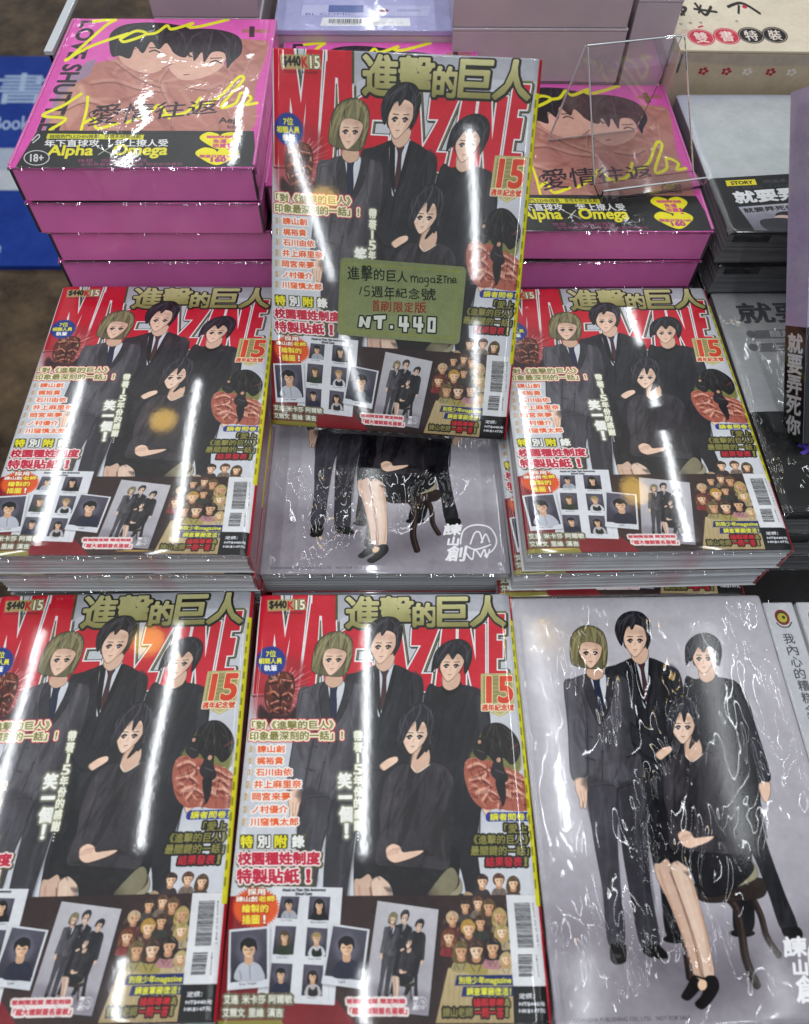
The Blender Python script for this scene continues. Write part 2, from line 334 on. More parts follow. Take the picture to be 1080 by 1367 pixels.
    c.smooth([(650, 905), (700, 890), (745, 868), (770, 900), (765, 930), (690, 960), (650, 950)], '9c957c'); c.line([(672, 940), (720, 905), (750, 880)], 4, '6b6552', .8)
    # seated figure
    if True:
        c.smooth([(450, 885), (466, 868), (492, 868), (512, 905), (540, 980), (572, 1085), (594, 1180), (602, 1240), (578, 1246), (562, 1185), (528, 1085), (490, 990), (460, 930)], 'cfaf9c')
        c.smooth([(500, 890), (520, 872), (550, 880), (568, 930), (592, 1010), (614, 1100), (630, 1180), (636, 1238), (608, 1244), (594, 1180), (568, 1090), (538, 1000), (512, 930)], 'dfc3b0')
        c.line([(500, 905), (534, 1000), (572, 1120), (598, 1235)], 4, '7d5646', .8, 1); c.line([(556, 910), (586, 1010), (612, 1110), (626, 1220)], 6, 'c0927a', .7, 2); c.line([(466, 900), (492, 980), (530, 1080), (566, 1200)], 5, 'b2846c', .6, 2); c.line([(526, 900), (556, 1000), (590, 1110)], 8, 'f4dcc4', .5, 3)
        if legs:
            c.smooth([(534, 1300), (550, 1270), (572, 1236), (600, 1262), (585, 1285), (556, 1312)], '1c191b'); c.smooth([(576, 1322), (600, 1290), (608, 1240), (640, 1236), (652, 1270), (632, 1310), (600, 1340)], '1c191b')
            c.ell(600, 1262, 14, 18, 'ecc9ab'); c.line([(572, 1232), (610, 1246), (640, 1262)], 6, '1c191b')
    c.smooth([(446, 870), (470, 820), (520, 790), (600, 780), (680, 800), (730, 850), (760, 900), (700, 960), (640, 985), (590, 970), (560, 900), (500, 862), (466, 880)], '242327')
    c.smooth([(478, 600), (490, 560), (520, 535), (560, 540), (600, 530), (650, 545), (685, 590), (700, 680), (712, 780), (720, 850), (660, 850), (560, 842), (500, 830), (496, 740), (482, 680)], '3e3a3f')
    c.smooth([(545, 545), (580, 560), (585, 700), (560, 800), (545, 700)], '29272b', .8, 2)
    c.smooth([(640, 560), (685, 600), (706, 700), (715, 820), (660, 800), (650, 700)], '2a282c', .8, 5)
    c.smooth([(486, 620), (520, 560), (530, 700), (520, 800), (500, 760)], '4a454b', .7, 5)
    c.line([(596, 560), (604, 640), (600, 740)], 3, '2a282c', .8, 1); c.line([(520, 560), (512, 660), (520, 760)], 3, '2a282c', .8, 1)
    c.folds([(478, 600), (520, 540), (600, 535), (685, 590), (712, 780), (715, 845), (500, 825), (482, 680)], 60, ['5a545b', '4e494f', '201e22'], 7, .35, seed=7)
    c.folds([(446, 870), (520, 800), (680, 800), (755, 900), (640, 975), (590, 965), (500, 862)], 30, ['38373c', '121114'], 8, .4, ang=20, seed=8)
    c.smooth([(524, 790), (540, 776), (562, 782), (576, 800), (600, 798), (636, 796), (620, 812), (580, 828), (556, 832), (534, 818)], SK)
    for k in range(4): c.line([(530+k*9, 815-k*3), (536+k*9, 800-k*3), (546+k*8, 790-k)], 2, 'b0877a', .8)
    c.smooth([(550, 490), (588, 490), (600, 535), (575, 560), (548, 545)], 'd8b49e')
    c.line([(548, 540), (570, 562), (602, 538)], 3, 'e8dccb', .9)
    c.smooth([(486, 470), (482, 410), (500, 370), (535, 354), (575, 366), (596, 410), (592, 470), (580, 498), (560, 520), (575, 440), (520, 430), (506, 460), (504, 500)], '26262b')
    face(c, 541, 455, 38, 50, 'f0d2bd', '26262a')
    c.smooth([(500, 500), (484, 450), (486, 395), (510, 362), (545, 354), (582, 372), (597, 420), (592, 480), (582, 500), (576, 440), (556, 408), (545, 440), (534, 405), (518, 440), (510, 470)], '2b2a30')
    c.folds([(500, 500), (484, 450), (486, 395), (510, 362), (545, 354), (582, 372), (597, 420), (592, 480), (582, 500), (576, 440), (556, 408), (545, 440), (534, 405), (518, 440)], 60, ['4a4852', '3c3a42', '0d0c10', '605e6a'], 2.4, .6, 0, 92, 20, 14, .5)
    strands(c, [[(540, 358), (505, 390), (495, 470)], [(545, 358), (580, 390), (588, 460)], [(542, 362), (540, 390), (528, 425)], [(560, 364), (570, 400), (574, 440)]], 5, '585862', .6)
def portrait_bg(c, P, a='bdbac0', b='8e8993'):
    c.poly(P, (a, b))
# ---------------------------------------------------------------- the printed sheets
MW, MH = 182.0, 257.0
C1 = [(346, 793), (684, 795), (738, 1375), (287, 1381)]
HC = hom(C1, rect(MW, MH))
B1 = [(684, 801), (1014, 799), (1186, 1373), (742, 1385)]
HB = hom(B1, rect(MW, MH))
fA = HC @ crop(290, 780, 2.4); fT = HC @ crop(340, 785, 3); fL = HC @ crop(300, 950, 5.4); fR = HC @ crop(560, 940, 5.256)
f4 = HC @ crop(290, 1180, 4.696); f5 = HC @ crop(490, 1190, 4.32); fG = HB @ crop(680, 780, 2.33)

def paint_board(res=5.0):
    c = Canvas(MW, MH, res, 'bfbcc2')
    c.frame(np.eye(3)); c.poly(rect(MW, MH), ('c4c1c7', 'a8a4ad'))
    c.frame(fG)
    c.outline = False; c.smooth([(40, 1060), (300, 1020), (700, 1060), (1000, 1040), (1150, 1100), (1100, 1400), (60, 1420)], '8f8992', .75, 30)
    c.smooth([(280, 1130), (460, 1120), (620, 1180), (860, 1120), (900, 1180), (760, 1280), (560, 1340), (420, 1220)], '6d6770', .6, 22)
    c.outline = True; group(c); c.outline = False
    c.frame(HB @ crop(340, 560, 3) if False else hom([(382, 426), (651, 426), (682, 765), (345, 765)], rect(MW, MH)) @ crop(340, 560, 3))
    for q, s in (((752, 418, 822, 462), '諫'), ((770, 470, 812, 504), '山'), ((762, 506, 838, 566), '創')):
        c.text(s, q, 'f2f1f4', bold=2, slant=.15)
    for P in ([(822, 500), (835, 445), (880, 422), (940, 432), (968, 480), (955, 520), (920, 545)], [(862, 500), (880, 455), (900, 452), (912, 490)], [(905, 495), (925, 458), (940, 490)], [(850, 508), (880, 520), (920, 510), (945, 500)], [(842, 530), (870, 560), (880, 520), (905, 550)], [(905, 545), (920, 520), (928, 552), (940, 520)]):
        c.line(P, 6, 'eeedf0')
    c.frame(np.eye(3))
    c.text('KODANSHA PUBLISHING CO., LTD.   NOT FOR SALE', (8, 251.5, 74, 253.6), '4a474d')
    return c

def paint_cover(board, res=6.0):
    c = Canvas(MW, MH, res, 'c8cad0')
    R = 'c81f35'; OL = '4d4a2a'; W = 'e4e4e6'
    c.frame(np.eye(3)); c.poly(rect(MW, MH), ('c2c4cb', 'd2d4da'))
    c.frame(fT)
    # magazine title letters
    L = [
        [(22, 16), (100, 16), (118, 200), (152, 16), (214, 16), (168, 425), (110, 425), (140, 190), (112, 330), (92, 330), (76, 180), (48, 425), (-10, 425)],
        [(230, 16), (322, 16), (330, 425), (276, 425), (274, 345), (244, 345), (236, 425), (176, 425)],
        [(340, 425), (326, 330), (332, 230), (352, 175), (395, 152), (455, 158), (455, 245), (405, 245), (398, 300), (470, 300), (475, 425)],
        [(500, 150), (585, 150), (622, 425), (562, 425), (556, 365), (500, 365), (470, 425)],
        [(632, 158), (742, 158), (668, 350), (712, 350), (702, 422), (600, 422), (602, 355), (668, 235), (628, 235)],
        [(756, 150), (808, 150), (806, 425), (724, 425)],
        [(820, 150), (862, 150), (888, 300), (886, 150), (926, 150), (926, 425), (876, 425), (848, 290), (848, 425), (816, 425)],
        [(940, 110), (1004, 110), (1004, 190), (972, 190), (972, 218), (996, 218), (996, 290), (972, 290), (972, 340), (1012, 340), (1014, 425), (940, 425)]]
    CW = []
    for l in L:
        p = c.px(l); ar = np.sum(p[:, 0]*np.roll(p[:, 1], -1)-p[:, 1]*np.roll(p[:, 0], -1)); CW.append(p if ar > 0 else p[::-1])
    cov = coverage(CW, c.w, c.h)
    c.blend(cov, '2a2a22', dil=11, off=(5, 3)); c.blend(cov, '8c8850', dil=8, off=(4, 2)); c.blend(cov, '33322a', dil=9); c.blend(cov, W, dil=6); c.blend(cov, R)
    c.poly([(258, 110), (268, 112), (274, 262), (248, 262)], W); c.poly([(260, 130), (265, 130), (268, 250), (254, 250)], '6d6a40')
    c.poly([(322, -10), (332, -10), (334, 120), (322, 135)], '55522f'); c.poly([(332, -5), (1040, -5), (1030, 98), (410, 98), (350, 120), (332, 140)], ('a9aab2', 'b6b7be'))
    c.poly([(930, 98), (1012, 98), (1010, 106), (930, 106)], '77743f')
    c.poly([(-20, -5), (320, -5), (320, 18), (-20, 18)], R)
    for x in (104, 222): c.poly([(x, -5), (x+9, -5), (x+7, 60), (x-2, 60)], W)
    for s, q in (('進', (366, 36, 500, 162)), ('擊', (504, 38, 636, 152)), ('的', (638, 66, 728, 158)), ('巨', (736, 42, 856, 156)), ('人', (868, 38, 1006, 158))):
        c.text(s, q, ('cfca96', '8a8650'), layers=((7, '26251b', 1, (3, 3)), (6, '1f1e18'),), bold=5)
    c.poly([(46, 44), (200, 40), (206, 86), (48, 90)], 'b4ac74', .9); c.text('$440', (56, 48, 124, 82), '2b2a22', bold=2); c.text('K', (130, 50, 152, 82), 'c82438', bold=2); c.text('15', (162, 46, 198, 84), 'e9e4cb', layers=((3, '4a4526'),), bold=2)
    c.text('ATTACK ON TITAN MAGAZINE', (52, 93, 190, 102), '2b1a1a')
    # red burst with a dark shape beside the round badge
    c.smooth([(20, 300), (120, 270), (190, 300), (215, 380), (190, 470), (140, 530), (10, 540), (-10, 400)], 'a5303a', .75, 14)
    for i in range(26):
        a = random.uniform(-1.9, .9); r = random.uniform(80, 150); w = random.uniform(1.5, 5)
        c.line([(100+40*math.cos(a), 420+50*math.sin(a)), (100+r*math.cos(a), 420+r*1.05*math.sin(a))], w, random.choice(['f3e2dc', 'e6b3a8', 'd87a70', 'f7f0ec']), .75, 1, False, True)
    c.smooth([(40, 380), (60, 345), (110, 335), (150, 350), (160, 400), (150, 450), (140, 490), (110, 512), (70, 508), (42, 480), (34, 430)], '5a2c24')
    for P in ([(50, 380), (90, 372), (150, 378)], [(45, 430), (75, 420), (95, 440), (130, 425), (150, 440)], [(60, 470), (95, 458), (130, 470)], [(95, 345), (98, 420), (100, 500)], [(60, 500), (100, 485), (135, 498)]):
        c.line(P, 8, 'b5543f', .8, 1); c.line([(x, y-4) for x, y in P], 3, 'e6c3a8', .8); c.line([(x, y+8) for x, y in P], 7, '1c0c0a', .85, 1)
    c.folds([(40, 380), (60, 345), (110, 335), (150, 350), (160, 400), (140, 490), (70, 508), (34, 430)], 70, ['c87858', '1e0c0a', 'e8c8ac', '8a3a2c', '3a1612'], 5, .6, 1, 70, 50, 23, .3)
    c.smooth([(15, 470), (60, 505), (130, 510), (170, 470), (180, 520), (140, 545), (20, 545)], '2a1c1b', .9, 5)
    c.ell(62, 292, 58, 58, '27408c', 1); 
    for k in range(40):
        a = k*math.pi/20; c.poly([(62+56*math.cos(a-.06), 292+56*math.sin(a-.06)), (62+64*math.cos(a), 292+64*math.sin(a)), (62+56*math.cos(a+.06), 292+56*math.sin(a+.06))], '27408c')
    c.text('7位', (42, 250, 82, 276), 'e8e23a', bold=1); c.text('相關人員', (12, 281, 106, 304), 'e8e23a', bold=1); c.text('執筆', (34, 309, 86, 334), 'f0f0ee', bold=1)
    # people
    c.outline = True
    src = np.array([(256, 222), (394, 184), (606, 242), (541, 455), (560, 805), (490, 880), (240, 660)], float)
    dst = np.array([(378, 248), (536, 203), (748, 275), (625, 485), (590, 870), (480, 965), (252, 715)], float)
    X = np.linalg.lstsq(np.c_[src, np.ones(len(src))], dst, rcond=None)[0]
    GA = np.eye(3); GA[:2, :] = X.T
    c.frame(fA @ GA); group(c, legs=True); c.outline = False
    c.frame(fA); c.smooth([(690, 985), (740, 925), (765, 930), (772, 975), (740, 1012), (680, 1012)], '8d876c', .9); 
    c.frame(fT)
    c.poly([(908, 352), (1040, 350), (1044, 470), (1036, 500), (985, 528), (940, 505), (908, 500)], 'b9af7b'); c.poly([(918, 362), (1030, 360), (1034, 468), (918, 470)], '938a58')
    for k in range(6): c.line([(920, 372+k*16), (1032, 366+k*16)], 2, 'd8cf9a', .6, curve=False)
    c.text('15', (934, 366, 1034, 468), 'd2452a', layers=((3, 'e4dbab'),), bold=5); c.text('週年紀念號', (912, 476, 1040, 502), 'd2452a', layers=((3, 'e9e2c4'),), bold=1)
    c.line([(962, 508), (985, 522), (1008, 508)], 4, 'd8cf9a', curve=False)
    # left texts
    c.frame(fL)
    lay = ((9, 'c8364c'), (6, 'efe6c6'))
    c.text('「對《進擊的巨人》', (190, 76, 784, 134), '7e7a3e', layers=lay, bold=1, slant=0); c.text('印象最深刻的一話」！', (172, 152, 850, 216), '7e7a3e', layers=lay, bold=1)
    y = 255
    for s, x0, x1, ya, yb in (('諫山創', 230, 425, 255, 306), ('梶裕貴', 225, 415, 340, 392), ('石川由依', 218, 480, 424, 476), ('井上麻里奈', 205, 548, 510, 568), ('岡宮来夢', 193, 468, 600, 656), ('ノ村優介', 188, 450, 694, 750), ('川窪慎太郎', 178, 526, 785, 842)):
        c.text(s, (x0, ya, x1, yb), 'e8632c', layers=((5, 'f3ece6'),), bold=1)
        xx = x0-62; c.poly([(xx, ya), (xx+38, ya), (xx+34, yb), (xx-4, yb)], 'c9b394', .8); c.line([(xx+6, ya+8), (xx+24, ya+24), (xx+8, yb-8)], 7, 'a78a66', .8); c.line([(xx+28, ya+8), (xx+22, yb-6)], 5, 'e9dfcf', .8)
    for s, x, col in (('特', 100, 'e6dc24'), ('別', 226, 'eeeeea'), ('附', 350, 'e6dc24'), ('錄', 476, 'eeeeea')):
        c.poly([(x, 905), (x+104, 905), (x+100, 1010), (x-4, 1010)], '6e6b3e'); c.text(s, (x+6, 914, x+94, 1002), col, layers=((3, '34331c'),), bold=2)
    lay = ((9, '5d5a34', 1, (3, 3)), (5, 'f0dfe0'))
    c.text('校園種姓制度', (88, 1036, 682, 1126), 'bf2440', layers=lay, bold=2); c.text('特製貼紙', (80, 1158, 532, 1262), 'bf2440', layers=lay, bold=2); c.text('！', (588, 1165, 612, 1256), 'bf2440', layers=lay, bold=3)
    glow = ((6, 'a8a88e', .8, (0, 0), 4),)
    c.vtext('笑一個！', 862, 455, 945, 100, 'f3f3ec', glow, 3, x1=880)
    c.vtext('帶著15年份的感謝…', 960, 150, 965, 60, 'ecebd8', ((4, '8d8c70', .7, (0, 0), 3),), 2, x1=962)
    # right side picture: palm-like warm shape, dark mass above, small dark figures
    c.frame(fR)
    c.smooth([(380, 340), (440, 220), (520, 160), (600, 180), (690, 280), (716, 400), (700, 500), (560, 480), (430, 470), (360, 400)], '75763a', .9, 3)
    c.smooth([(430, 300), (450, 200), (520, 150), (600, 165), (680, 240), (712, 320), (700, 400), (650, 450), (590, 400), (540, 440), (480, 380), (440, 400)], '1f1d1e')
    strands(c, [[(520, 155), (480, 230), (450, 350)], [(540, 155), (560, 260), (600, 400)], [(560, 160), (640, 230), (690, 380)], [(530, 160), (520, 260), (500, 400)]], 9, '4c4a4a', .6)
    c.smooth([(330, 420), (400, 395), (470, 410), (560, 440), (640, 480), (700, 500), (752, 560), (762, 680), (764, 770), (640, 775), (560, 760), (470, 765), (400, 720), (350, 640), (318, 520)], 'a8604f')
    for P in ([(340, 470), (420, 440), (480, 500), (420, 560)], [(350, 560), (430, 540), (500, 600), (450, 700)], [(400, 650), (470, 620), (560, 680), (560, 750)], [(560, 520), (620, 500), (690, 540), (750, 560)], [(580, 600), (650, 560), (720, 610)], [(640, 640), (700, 640), (750, 680)], [(480, 480), (560, 540), (560, 640)]):
        c.line(P, 24, 'e0a58c', .8, 4); c.line([(x-3, y-4) for x, y in P], 7, 'f6d8c4', .6, 2); c.line([(x+6, y+15) for x, y in P], 9, '6a2422', .85, 2); c.line([(x+14, y+24) for x, y in P], 4, '3f1413', .7, 1)
    c.folds([(330, 420), (400, 395), (560, 440), (700, 500), (762, 680), (764, 770), (560, 760), (400, 720), (318, 520)], 110, ['e8b8a0', '6e2a28', '4a1818', 'f2d2be', '8c4038'], 7, .5, 1, 35, 70, 21, .3)
    c.folds([(430, 300), (520, 150), (600, 165), (712, 320), (700, 400), (590, 400), (480, 380)], 60, ['4e4c4c', '0d0c0c', '3a3838', '6a6868'], 4, .6, 1, 60, 35, 22, .4)
    for x, y, s in ((425, 330, 1), (560, 470, 1.25)):
        c.smooth([(x-20*s, y-60*s), (x, y-75*s), (x+22*s, y-55*s), (x+30*s, y), (x+55*s, y+60*s), (x+20*s, y+90*s), (x-25*s, y+60*s), (x-45*s, y+20*s)], '27252a', .95); c.ell(x, y-45*s, 12*s, 14*s, 'c79a82'); c.line([(x-20*s, y+10*s), (x+30*s, y+30*s)], 7*s, '5c5a62', .8)
    c.smooth([(540, 560), (600, 560), (610, 680), (590, 745), (570, 690), (545, 620)], '201e22'); c.line([(655, 560), (652, 700)], 4, '40201e'); c.line([(640, 340), (700, 300)], 12, '8e4a4a', .8, 2)
    c.poly([(485, 785), (770, 782), (776, 850), (485, 850)], '2f3f98'); c.ell(488, 818, 20, 32, '2f3f98'); c.text('讀者問卷！', (500, 792, 765, 842), 'e8e23a', bold=1)
    lay = ((6, '1d1c14'),)
    c.text('「愛上', (600, 868, 762, 932), '8b8748', layers=lay, bold=1); c.text('《進擊的巨人》', (384, 944, 768, 1010), '8b8748', layers=lay, bold=1); c.text('最關鍵的一話」', (364, 1022, 772, 1090), '8b8748', layers=lay, bold=1); c.text('結果發表', (470, 1102, 722, 1168), 'c6263c', layers=lay, bold=1); c.text('！', (742, 1105, 758, 1165), '8b8748', layers=lay, bold=2)
    def chib(x, y, s, hair, body, skin='eec9a8', longh=False):
        c.smooth([(x-48*s, y+110*s), (x-40*s, y+62*s), (x, y+48*s), (x+42*s, y+62*s), (x+52*s, y+115*s)], body)
        if longh: c.smooth([(x-42*s, y+60*s), (x-44*s, y-20*s), (x, y-58*s), (x+44*s, y-20*s), (x+42*s, y+60*s)], hair)
        c.ell(x-4*s, y-8*s, 41*s, 46*s, hair); c.smooth([(x-20*s, y+30*s), (x+20*s, y+30*s), (x+14*s, y+56*s), (x-14*s, y+56*s)], 'c09070'); c.smooth([(x-27*s, y-14*s), (x+27*s, y-14*s), (x+26*s, y+10*s), (x+12*s, y+34*s), (x, y+40*s), (x-14*s, y+34*s), (x-27*s, y+8*s)], skin); c.smooth([(x+6*s, y-8*s), (x+27*s, y-10*s), (x+24*s, y+12*s), (x+8*s, y+36*s), (x+12*s, y+8*s)], 'b98464', .6, 1); c.line([(x-30*s, y+70*s), (x-10*s, y+100*s)], 5*s, '2a2220', .5, 1); c.line([(x+24*s, y+66*s), (x+10*s, y+104*s)], 5*s, '2a2220', .5, 1)
        c.smooth([(x-38*s, y+2*s), (x-38*s, y-30*s), (x-5*s, y-54*s), (x+34*s, y-34*s), (x+39*s, y+2*s), (x+26*s, y-18*s), (x-6*s, y-24*s), (x-26*s, y-14*s)], hair); c.line([(x-20*s, y-40*s), (x-32*s, y-10*s)], 4*s, 'd8cdb8', .3); c.line([(x+4*s, y-44*s), (x+26*s, y-26*s)], 4*s, 'd8cdb8', .3)
        for k in (-1, 1): c.ell(x+k*12*s, y+3*s, 4.5*s, 4*s, '35282a', .9); c.line([(x+k*5*s, y-6*s), (x+k*18*s, y-7*s)], 2.5*s, hair, .8)
        c.line([(x-7*s, y+21*s), (x+7*s, y+21*s)], 3*s, '9a5548', .8)
    chib(445, 1275, 1.05, '3b2c25', '3a3236'); chib(562, 1268, 1.0, '5a3d30', '7b6d63'); chib(662, 1290, 1.0, '54442f', '4c433e', longh=True); chib(345, 1395, .9, 'a98f70', '6a5a50')
    # lower band
    c.frame(fA); c.poly([(-60, 1012), (1110, 1009), (1110, 1460), (-60, 1460)], ('3a2a29', '43302e'))
    c.smooth([(560, 1020), (700, 1015), (720, 1400), (560, 1420)], '2c2022', .6, 20)
    c.frame(f4); c.poly([(-40, 98), (330, 98), (560, 560), (735, 745), (880, 930), (-80, 930)], ('8b2029', '7d1b25'))
    c.poly([(-40, 890), (400, 885), (420, 940), (-60, 940)], '8c8440')
    c.poly([(345, 36), (786, 48), (735, 792), (240, 768)], 'd9dadf'); c.line([(690, 260), (700, 760)], 3, 'a9abb4', .7, curve=False)
    def portrait(P, hair, cloth, s=1.0, vest=None, longh=False):
        P = np.array(P, float); o = P.mean(0); w = (P[1][0]-P[0][0]+P[2][0]-P[3][0])/2; h = (P[3][1]-P[0][1]+P[2][1]-P[1][1])/2
        c.poly(P, ('5a5766', '2f2c38')); c.ell(o[0], o[1]-h*.1, w*.35, h*.3, '7a7786', .5, 6)
        x, y = o[0], o[1]-h*.12; k = w/150
        c.smooth([(x-w*.36, o[1]+h*.49), (x-w*.3, o[1]+h*.22), (x-w*.08, o[1]+h*.12), (x+w*.1, o[1]+h*.12), (x+w*.33, o[1]+h*.22), (x+w*.4, o[1]+h*.49)], cloth)
        c.line([(x-w*.25, o[1]+h*.3), (x-w*.2, o[1]+h*.47)], 3*k, '22222a', .5, 1); c.line([(x+w*.02, o[1]+h*.18), (x+w*.04, o[1]+h*.47)], 3*k, '22222a', .5, 1)
        if vest: c.smooth([(x-w*.2, o[1]+h*.49), (x-w*.18, o[1]+h*.22), (x-w*.04, o[1]+h*.3), (x+w*.06, o[1]+h*.3), (x+w*.2, o[1]+h*.2), (x+w*.24, o[1]+h*.49)], vest)
        if longh: c.smooth([(x-36*k, y+52*k), (x-36*k, y-20*k), (x, y-46*k), (x+36*k, y-20*k), (x+36*k, y+52*k)], hair)
        c.smooth([(x-14*k, y+20*k), (x+14*k, y+20*k), (x+16*k, y+56*k), (x, y+64*k), (x-16*k, y+56*k)], 'c9a183')
        c.ell(x, y, 25*k, 34*k, 'e3bd9b'); c.ell(x+11*k, y+4*k, 12*k, 24*k, 'a87d62', .4, 2)
        c.smooth([(x-31*k, y+10*k), (x-34*k, y-26*k), (x-6*k, y-48*k), (x+28*k, y-36*k), (x+34*k, y+6*k), (x+20*k, y-12*k), (x-2*k, y-6*k), (x-18*k, y-16*k)], hair)
        for q in (-1, 1): c.line([(x+q*5*k, y+2*k), (x+q*17*k, y+1*k)], 4*k, '2e2226', .8)
        c.line([(x-7*k, y+19*k), (x+6*k, y+19*k)], 2.5*k, '8a5548', .8)
    portrait([(398, 100), (514, 103), (497, 244), (372, 238)], '202026', 'a9adb6'); portrait([(578, 100), (710, 106), (698, 255), (565, 248)], '17171b', '15151a', longh=True)
    portrait([(362, 288), (494, 292), (474, 472), (343, 468)], '5a4a38', '33402f', longh=True); portrait([(562, 298), (692, 306), (680, 484), (548, 480)], 'a18a5c', 'c9cbd0', vest='1e221f')
    portrait([(336, 524), (470, 530), (455, 716), (318, 712)], '1c1c22', '262a42'); portrait([(540, 532), (664, 540), (656, 735), (525, 730)], '2c2422', 'b9b4b6', vest='2c2a2c', longh=True)
    c.text('Attack on Titan 15th Anniversary', (405, 52, 680, 74), '2c2c34', bold=1); c.text('School Caste', (488, 76, 592, 94), '2c2c34', bold=1)
    for s, q in (('Eren Yeager', (400, 248, 468, 260)), ('Mikasa Ackerman', (582, 260, 680, 272)), ('Armin Arlert', (370, 482, 440, 494)), ('Erwin Smith', (572, 492, 650, 504)), ('Hange Zoe', (560, 740, 615, 752))): c.text(s, q, '55555e')
    c.poly([(60, 318), (330, 294), (324, 682), (50, 706)], '241c20', .45, 5); c.poly([(65, 312), (327, 288), (320, 675), (55, 698)], 'd4d6dc'); portrait([(78, 326), (307, 305), (308, 625), (74, 648)], '1b1b21', 'b4b8c2'); c.text('Eren Yeager', [(132, 652), (244, 642), (246, 662), (134, 672)], '3c3c45', bold=0)
    c.poly([(726, 284), (962, 320), (912, 698), (655, 662)], '1a1214', .45, 5); c.poly([(722, 276), (957, 312), (908, 692), (650, 655)], 'd4d6dc'); portrait([(726, 290), (942, 322), (902, 636), (672, 604)], '17161a', '25283c'); c.text('Levi', (762, 632, 802, 652), '3c3c45')
    n = 44; c.poly([(236+(158 if k % 2 else 134)*math.cos(k*math.pi/n), 172+(134 if k % 2 else 112)*math.sin(k*math.pi/n)) for k in range(2*n)], 'dc5a26')
    c.text('採用', (185, 52, 295, 92), 'f2efe6', layers=((3, 'b03c18'),), bold=1); c.text('諫山創', (112, 100, 245, 134), 'f2efe6', layers=((3, 'b03c18'),), bold=1); c.text('老師', (252, 98, 356, 134), 'efe04a', layers=((3, 'b03c18'),), bold=1)
    c.text('繪製的', (148, 152, 315, 202), 'efe04a', layers=((3, 'b03c18'),), bold=1); c.text('插圖', (150, 220, 258, 276), 'efe04a', layers=((3, 'b03c18'),), bold=1); c.text('！', (284, 222, 298, 272), 'f2efe6', layers=((3, 'b03c18'),), bold=1)
    lay = ((6, '6d6650'),)
    for s, q in (('艾連', (32, 728, 125, 782)), ('米卡莎', (150, 728, 298, 782)), ('阿爾敏', (320, 726, 468, 780)), ('艾爾文', (24, 812, 166, 866)), ('里維', (192, 812, 286, 866)), ('漢吉', (312, 812, 408, 866))): c.text(s, q, 'dcdccf', layers=lay, bold=1)
    # small framed photo of the group
    c.frame(f5); q = [(62, 78), (415, 130), (355, 748), (-24, 706)]
    c.poly([(x+6, y+6) for x, y in q], '150e10', .5, 4); c.poly(q, 'b6b8c0'); c.quadimg(np.clip(board.img*.95+.02, 0, 1), q)
    lay = ((6, 'eadfdc'),)
    c.text('首刷限定版 限定附錄', (-118, 648, 222, 676), 'c02a3c', layers=lay, bold=1); c.text('「超大複製簽名畫板」', (-100, 700, 232, 738), 'c02a3c', layers=lay, bold=1)
    # crowd picture
    c.poly([(470, 470), (835, 470), (850, 790), (398, 790)], ('c6b48c', 'a8946c'))
    for k in range(14): c.line([(450+k*30, 500), (430+k*32, 790)], 3, random.choice(['8a7650', 'd9c9a2', '6f5d3d']), .5)
    for x, y, s, hc, bc, lh in ((568, 110, .85, '3c2e28', '4f4846', 0), (640, 92, .8, '5a3c30', '7d6f62', 0), (705, 110, .85, '5b4630', '4a3d34', 1), (768, 170, .9, 'b39c66', '7f7252', 1), (502, 190, .95, 'c9b08e', '5d3434', 0), (662, 205, .95, '4a3428', '3c3e38', 0), (588, 235, 1.05, 'b08a3e', '5d4038', 0), (775, 260, 1.0, 'a89660', 'a8987a', 1), (468, 290, 1.0, '6b3a28', '8a2f34', 1), (540, 365, 1.1, '6b5c3c', 'a79c70', 1), (636, 375, 1.15, '4c3a30', 'a89a5c', 1), (728, 350, 1.1, '2a2224', 'b8868c', 1), (800, 420, .9, 'b7a476', 'c9b898', 1)):
        chib(x+random.uniform(-7, 7), y+random.uniform(-7, 7), s*random.uniform(.85, 1.08), hc, bc, skin=random.choice(['eec9a8', 'e0b48e', 'f0d2b4', 'd8a984']), longh=bool(lh))
    c.folds([(430, 240), (520, 120), (700, 60), (810, 120), (835, 470), (470, 470)], 130, ['2c1f1a', '6a5138', 'e8d2ac', '8a6a48', '3e2d24'], 5, .3, 1, 75, 50, 24, .12)
    c.poly([(520, 512), (850, 510), (852, 570), (508, 572)], '27356f'); c.text('別冊少年', (532, 520, 680, 562), 'e4e04a', bold=1); c.text('magazine', (684, 526, 834, 568), 'e4e04a', bold=1)
    c.poly([(556, 578), (850, 576), (852, 634), (546, 636)], '27356f'); c.text('調查軍團復活！', (578, 584, 832, 628), 'e4e04a', bold=1)
    c.text('插圖專欄', (616, 648, 788, 694), 'c22a34', layers=((5, '2a0f10'),), bold=1); c.text('&', (798, 650, 826, 692), '8a8350', layers=((4, '1f1c12'),), bold=2)
    c.text('諫山老師', (440, 700, 612, 754), '8a8350', layers=((5, '1f1c12'),), bold=1); c.text('一問一答', (622, 700, 790, 758), 'c22a34', layers=((5, '2a0f10'),), bold=1); c.text('！', (802, 702, 816, 752), '8a8350', layers=((4, '1f1c12'),), bold=2)
    # barcode
    c.poly([(805, 46), (990, 46), (1046, 576), (846, 576)], 'dcdde0')
    rnd = random.Random(4); y = 92
    while y < 352:
        h = rnd.choice([2, 2, 3, 4, 5]); xo = (y-92)*.09; c.poly([(850+xo, y), (942+xo, y), (942+xo, y+h), (850+xo, y+h)], '1a1a1c'); y += h+rnd.choice([2, 2, 3, 4])
    y = 392
    while y < 520:
        h = rnd.choice([3, 5, 7]); xo = (y-392)*.05; c.poly([(872+xo, y), (955+xo, y), (955+xo, y+h), (872+xo, y+h)], '1a1a1c'); y += h+rnd.choice([3, 4, 6])
